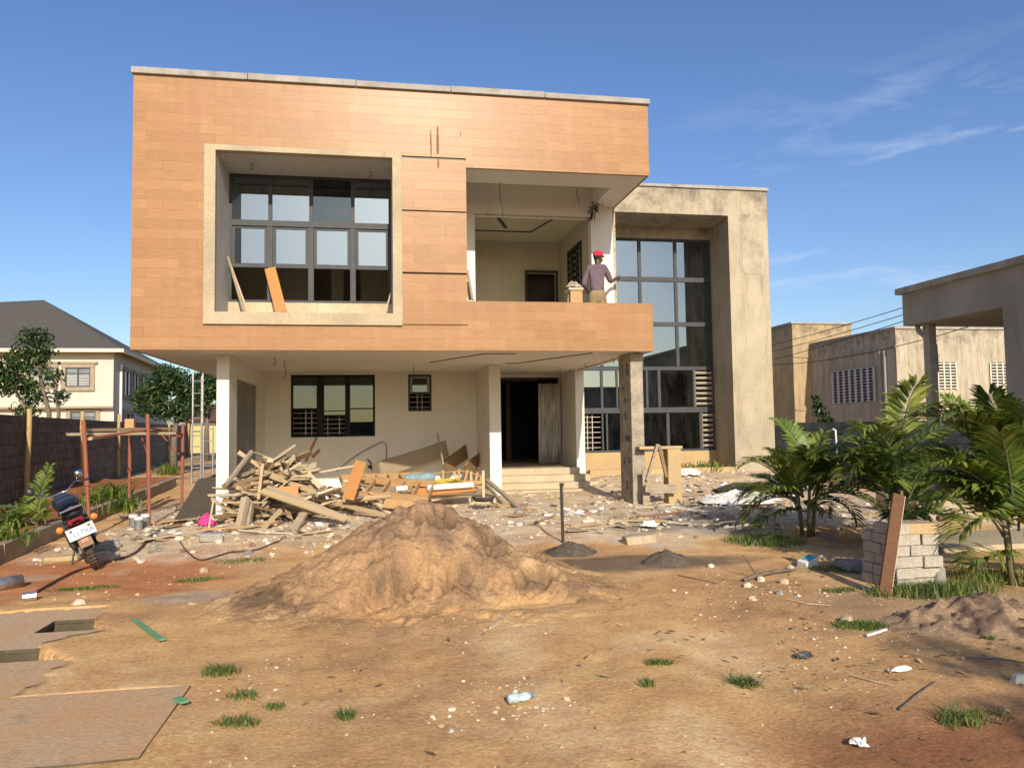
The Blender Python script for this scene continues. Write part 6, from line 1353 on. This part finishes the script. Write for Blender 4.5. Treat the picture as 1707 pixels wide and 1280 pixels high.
# number plate
m=MB();m.obox((0,-.385,.565),(.30,.006,.145),(R(-8),0,0));plt=m.build('number_plate',plain('plate_white',(.66,.65,.60),rough=.45,var=.1),bike)
m=MB();a=R(-8)
for (x,z,w,h) in ((0,.066,.30,.012),(0,-.066,.30,.012),(-.144,0,.012,.12),(.144,0,.012,.12)): m.obox((x,-.390+.0-math.sin(a)*z*-1*0+z*.14,.565+z),(w,.004,h),(a,0,0))
m.build('plate_rim',plain('plate_rim',(.72,.70,.60),rough=.5),plt)
fc=bpy.data.curves.new('plate_text','FONT');fc.body='117XA';fc.size=.085;fc.extrude=.001;fc.align_x='CENTER';fc.align_y='CENTER'
fo=bpy.data.objects.new('plate_text',fc);COL.objects.link(fo);fo.parent=plt;fo.location=(.02,-.3925,.548);fo.rotation_euler=(R(82),0,0)
me_=bpy.data.meshes.new_from_object(fo.evaluated_get(bpy.context.evaluated_depsgraph_get()));me_.materials.clear();me_.materials.append(plain('plate_blue',(.03,.09,.32),rough=.5))
ft=bpy.data.objects.new('plate_text',me_);COL.objects.link(ft);ft.parent=plt;ft.location=fo.location;ft.rotation_euler=fo.rotation_euler;bpy.data.objects.remove(fo)
for x in (-.10,.10):
    m=MB();m.lathe([(.013,-.004),(.018,0),(.012,.006)],(x,-.388,.605),10,axis='Y');m.build('plate_bolt',MUDP,plt)
m=MB();m.tube([(.15,.75,.30),(.17,.4,.26),(.17,.1,.30),(.17,-.28,.38)],[.02,.025,.045,.048],12);o=m.build('exhaust',plain('rusty_exhaust',(.16,.10,.06),rough=.7,metal=.3),bike,smooth=True)
m=MB();m.lathe([(.05,0),(.058,.0),(.058,.03),(.05,.03)],(.17,-.31,.386),16,axis='Y');m.build('exhaust_tip',MUDP,o)
m=MB();m.tube([(-.37,.84,1.02),(-.22,.92,1.05),(-.1,.98,.97),(.1,.98,.97),(.22,.92,1.05),(.37,.84,1.02)],.012,8);hb=m.build('handlebar',CHR,bike,smooth=True)
for sx in(-1,1):
    m=MB();m.tube([(sx*.27,.895,1.035),(sx*.38,.835,1.02)],.018,8);m.build('grip',BLKP,hb)
    m=MB();m.tube([(sx*.22,.92,1.05),(sx*.27,.90,1.10)],.006,6);m.lathe([(.01,-.012),(.05,-.008),(.055,.006),(.02,.016)],(sx*.29,.90,1.13),14,axis='Y');m.build('mirror',CHR if sx>0 else BLKP,bike,smooth=True)
loft([(.98,.86,.07,.07),(1.06,.86,.10,.10),(1.12,.86,.08,.08)]).build('headlight',BLKP,bike,smooth=True)
loft([(-.22,.87,.10,.03),(-.15,.90,.13,.06),(.0,.91,.14,.07),(.12,.90,.12,.05)]).build('seat_pad',plain('dark_navy_vinyl',(.022,.025,.035),rough=.35),bike,smooth=True)
m=MB();m.tube([(-.12,-.30,.80),(-.12,-.34,.86),(.12,-.34,.86),(.12,-.30,.80)],.011,6);m.build('grab_rail',CHR,bike)
loft([(1.0,.585,.055,.01),(1.26,.605,.06,.012),(1.5,.54,.05,.01)]).build('front_mudguard',RED,bike,smooth=True)
# ================================================================ WORKMAN
def skin(name,joints,edges,mat,parent,sub=2):
    me=bpy.data.meshes.new(name);names=list(joints);me.from_pydata([joints[n][0] for n in names],[(names.index(a),names.index(b)) for a,b in edges],[])
    me.materials.append(mat);o=bpy.data.objects.new(name,me);COL.objects.link(o);o.parent=parent
    o.modifiers.new('skin','SKIN').use_smooth_shade=True
    if not me.skin_vertices: raise RuntimeError('no skin layer')
    for i,n in enumerate(names):
        r=joints[n][1];me.skin_vertices[0].data[i].radius=r if isinstance(r,tuple) else (r,r)
        me.skin_vertices[0].data[i].use_root=(i==0)
    s=o.modifiers.new('sub','SUBSURF');s.levels=sub;s.render_levels=sub;return o
SKIN=plain('dark_skin',(.075,.038,.024),rough=.5,var=.08);SHIRT=plain('purple_grey_shirt',(.125,.088,.115),rough=.85,var=.22,scale=5,bump=.5,bscale=7);TROU=plain('khaki_trousers',(.24,.175,.085),rough=.9,var=.2,scale=5,bump=.5,bscale=7)
man=thing('person','workman in red cap, purple-grey shirt and khaki trousers plastering the balcony pier','person',(4.53,15.28,3.40),rotz=R(-14))
J={'pel':((0,0,.96),(.13,.10)),'bel':((0,.0,1.12),(.125,.09)),'che':((.0,.0,1.33),(.15,.10)),'nk0':((.01,.01,1.50),(.07,.065)),'nk1':((.02,.03,1.56),.055),'hd0':((.03,.05,1.63),(.075,.085)),'hd1':((.035,.06,1.71),(.08,.095)),'hd2':((.035,.055,1.79),(.065,.08)),
 'ls':((-.165,.0,1.47),.06),'le':((-.27,-.02,1.17),.045),'lw':((-.20,.16,1.02),.032),'rs':((.165,.01,1.47),.06),'re':((.29,.10,1.20),.045),'rw':((.40,.28,1.30),.032),
 'lh':((-.10,0,.92),.09),'lk':((-.12,.03,.50),.062),'la':((-.13,-.02,.09),.042),'lf':((-.15,.16,.035),.035),'rh':((.10,0,.92),.09),'rk':((.13,.04,.50),.062),'ra':((.15,-.01,.09),.042),'rf':((.18,.17,.035),.035)}
E_=[('pel','bel'),('bel','che'),('che','nk0'),('nk0','nk1'),('nk1','hd0'),('hd0','hd1'),('hd1','hd2'),('che','ls'),('ls','le'),('le','lw'),('che','rs'),('rs','re'),('re','rw'),('pel','lh'),('lh','lk'),('lk','la'),('la','lf'),('pel','rh'),('rh','rk'),('rk','ra'),('ra','rf')]
def hand(pre,w,d,up_):
    d=Vector(d).normalized();u=Vector(up_);u=(u-d*u.dot(d)).normalized();w=Vector(w);n=d.cross(u)
    J[pre+'p']=(tuple(w+d*.055),(.030,.018));E_.append((pre+'w',pre+'p'))
    for k,L in enumerate((.065,.075,.07,.055)):
        b=w+d*.085+u*(.030-.02*k);J[f'{pre}f{k}a']=(tuple(b),.0095);J[f'{pre}f{k}b']=(tuple(b+d*L*.5+n*.006),.0085);J[f'{pre}f{k}c']=(tuple(b+d*L*.85+n*.022),.0075)
        E_.extend([(pre+'p',f'{pre}f{k}a'),(f'{pre}f{k}a',f'{pre}f{k}b'),(f'{pre}f{k}b',f'{pre}f{k}c')])
    b=w+d*.03+u*.035;J[pre+'t0']=(tuple(b),.011);J[pre+'t1']=(tuple(b+d*.035+u*.022),.009);E_.extend([(pre+'p',pre+'t0'),(pre+'t0',pre+'t1')])
hand('r',(.40,.28,1.30),(.8,.6,.2),(0,0,1));hand('l',(-.20,.16,1.02),(.5,.8,-.2),(0,0,1))
skin('body',J,E_,SKIN,man)
S={'bel':((0,-.005,.90),(.168,.135)),'b2':((0,-.005,1.15),(.155,.112)),'che':((0,0,1.38),(.170,.122)),'nk':((.01,.01,1.555),(.080,.075)),'ls':((-.165,0,1.475),.085),'le0':((-.25,-.01,1.25),.068),'le':((-.275,-.02,1.16),.062),'lw':((-.235,.08,1.09),.055),'rs':((.165,.01,1.475),.085),'re0':((.255,.06,1.29),.068),'re':((.29,.10,1.205),.062),'rw':((.345,.19,1.25),.054)}
skin('shirt',S,[('bel','b2'),('b2','che'),('che','nk'),('che','ls'),('ls','le0'),('le0','le'),('le','lw'),('che','rs'),('rs','re0'),('re0','re'),('re','rw')],SHIRT,man)
T={'pel':((0,-.005,1.08),(.155,.118)),'p2':((0,-.005,.90),(.165,.13)),'lh':((-.10,0,.82),.112),'lk':((-.125,.03,.50),.088),'la':((-.135,-.01,.12),.072),'rh':((.10,0,.82),.112),'rk':((.135,.04,.50),.088),'ra':((.155,0,.12),.072)}
skin('trousers',T,[('pel','p2'),('p2','lh'),('lh','lk'),('lk','la'),('p2','rh'),('rh','rk'),('rk','ra')],TROU,man)
CAP=plain('red_cap',(.56,.012,.045),rough=.75)
rz=Matrix.Rotation(R(-62),3,'Z');hc=Vector((.035,.055,1.735))
m=MB();m.lathe([(.104,0),(.108,.03),(.10,.075),(.075,.11),(.035,.128),(.005,.13)],(0,0,0),20);m.v=[tuple(hc+rz@Vector((x*.92,y*1.08,z))) for x,y,z in m.v];cp=m.build('cap',CAP,man,smooth=True)
m=MB();vs=[];n=12
for i in range(n+1):
    a=math.pi*i/n;vs+=[(.095*math.cos(a)*.95,.10*math.sin(a),.012),(.095*math.cos(a),.10+.085*math.sin(a)-.04,-.002)]
m.add([tuple(hc+rz@Vector(v)) for v in vs]+[tuple(hc+rz@Vector((v[0],v[1],v[2]+.008))) for v in vs],[(2*i,2*i+1,2*i+3,2*i+2) for i in range(n)]+[(2*n+2+2*i,2*n+4+2*i,2*n+5+2*i,2*n+3+2*i) for i in range(n)]+[(2*i+1,2*n+3+2*i,2*n+5+2*i,2*i+3) for i in range(n)])
m.build('peak',CAP,cp)
fd=rz@Vector((0,1,0));sd=rz@Vector((1,0,0))
m=MB();b=Vector((.035,.058,1.665))+fd*.092;m.lathe([(.006,-.03),(.017,-.015),(.019,.0),(.008,.035)],tuple(b),8);m.build('nose',SKIN,man,smooth=True)
for s in(-1,1):
    m=MB();b=Vector((.035,.058,1.70))+fd*.083+sd*.032*s;m.lathe([(.003,-.008),(.009,-.005),(.010,0),(.009,.005),(.003,.008)],tuple(b),8);m.build('eye',plain('eye_white',(.6,.58,.55),rough=.3),man,smooth=True)
    m=MB();b=Vector((.035,.05,1.68))+sd*.082*s;m.lathe([(.004,-.03),(.016,-.02),(.018,.01),(.008,.03)],tuple(b),8);m.build('ear',SKIN,man,smooth=True)
m=MB();b=Vector((.035,.058,1.615))+fd*.082;m.obox(b,(.045,.012,.012),(0,0,R(-62)));m.build('mouth',plain('lips',(.11,.04,.035),rough=.5),man)
m=MB();m.lathe([(.082,0),(.088,.03),(.086,.06)],(.035,.05,1.675),18);m.v=[tuple(Vector((.035,.05,0))+rz@Vector(((x-.035)*.9,(y-.05)*1.0-.012,0))+Vector((0,0,z))) for x,y,z in m.v];m.build('hair',plain('black_hair',(.012,.01,.01),rough=.9),man,smooth=True)
tl_=thing('plaster_float','small plasterer float held flat against the balcony pier by the workman','tool',(4.53,15.28,3.40),rotz=R(-14))
m=MB();m.obox((.50,.375,1.33),(.05,.012,.12),(0,0,R(40)));m.build('blade',STEEL,tl_)
m=MB();m.tube([(.475,.35,1.28),(.475,.35,1.38)],.011,6);m.build('handle',WD[3],tl_)
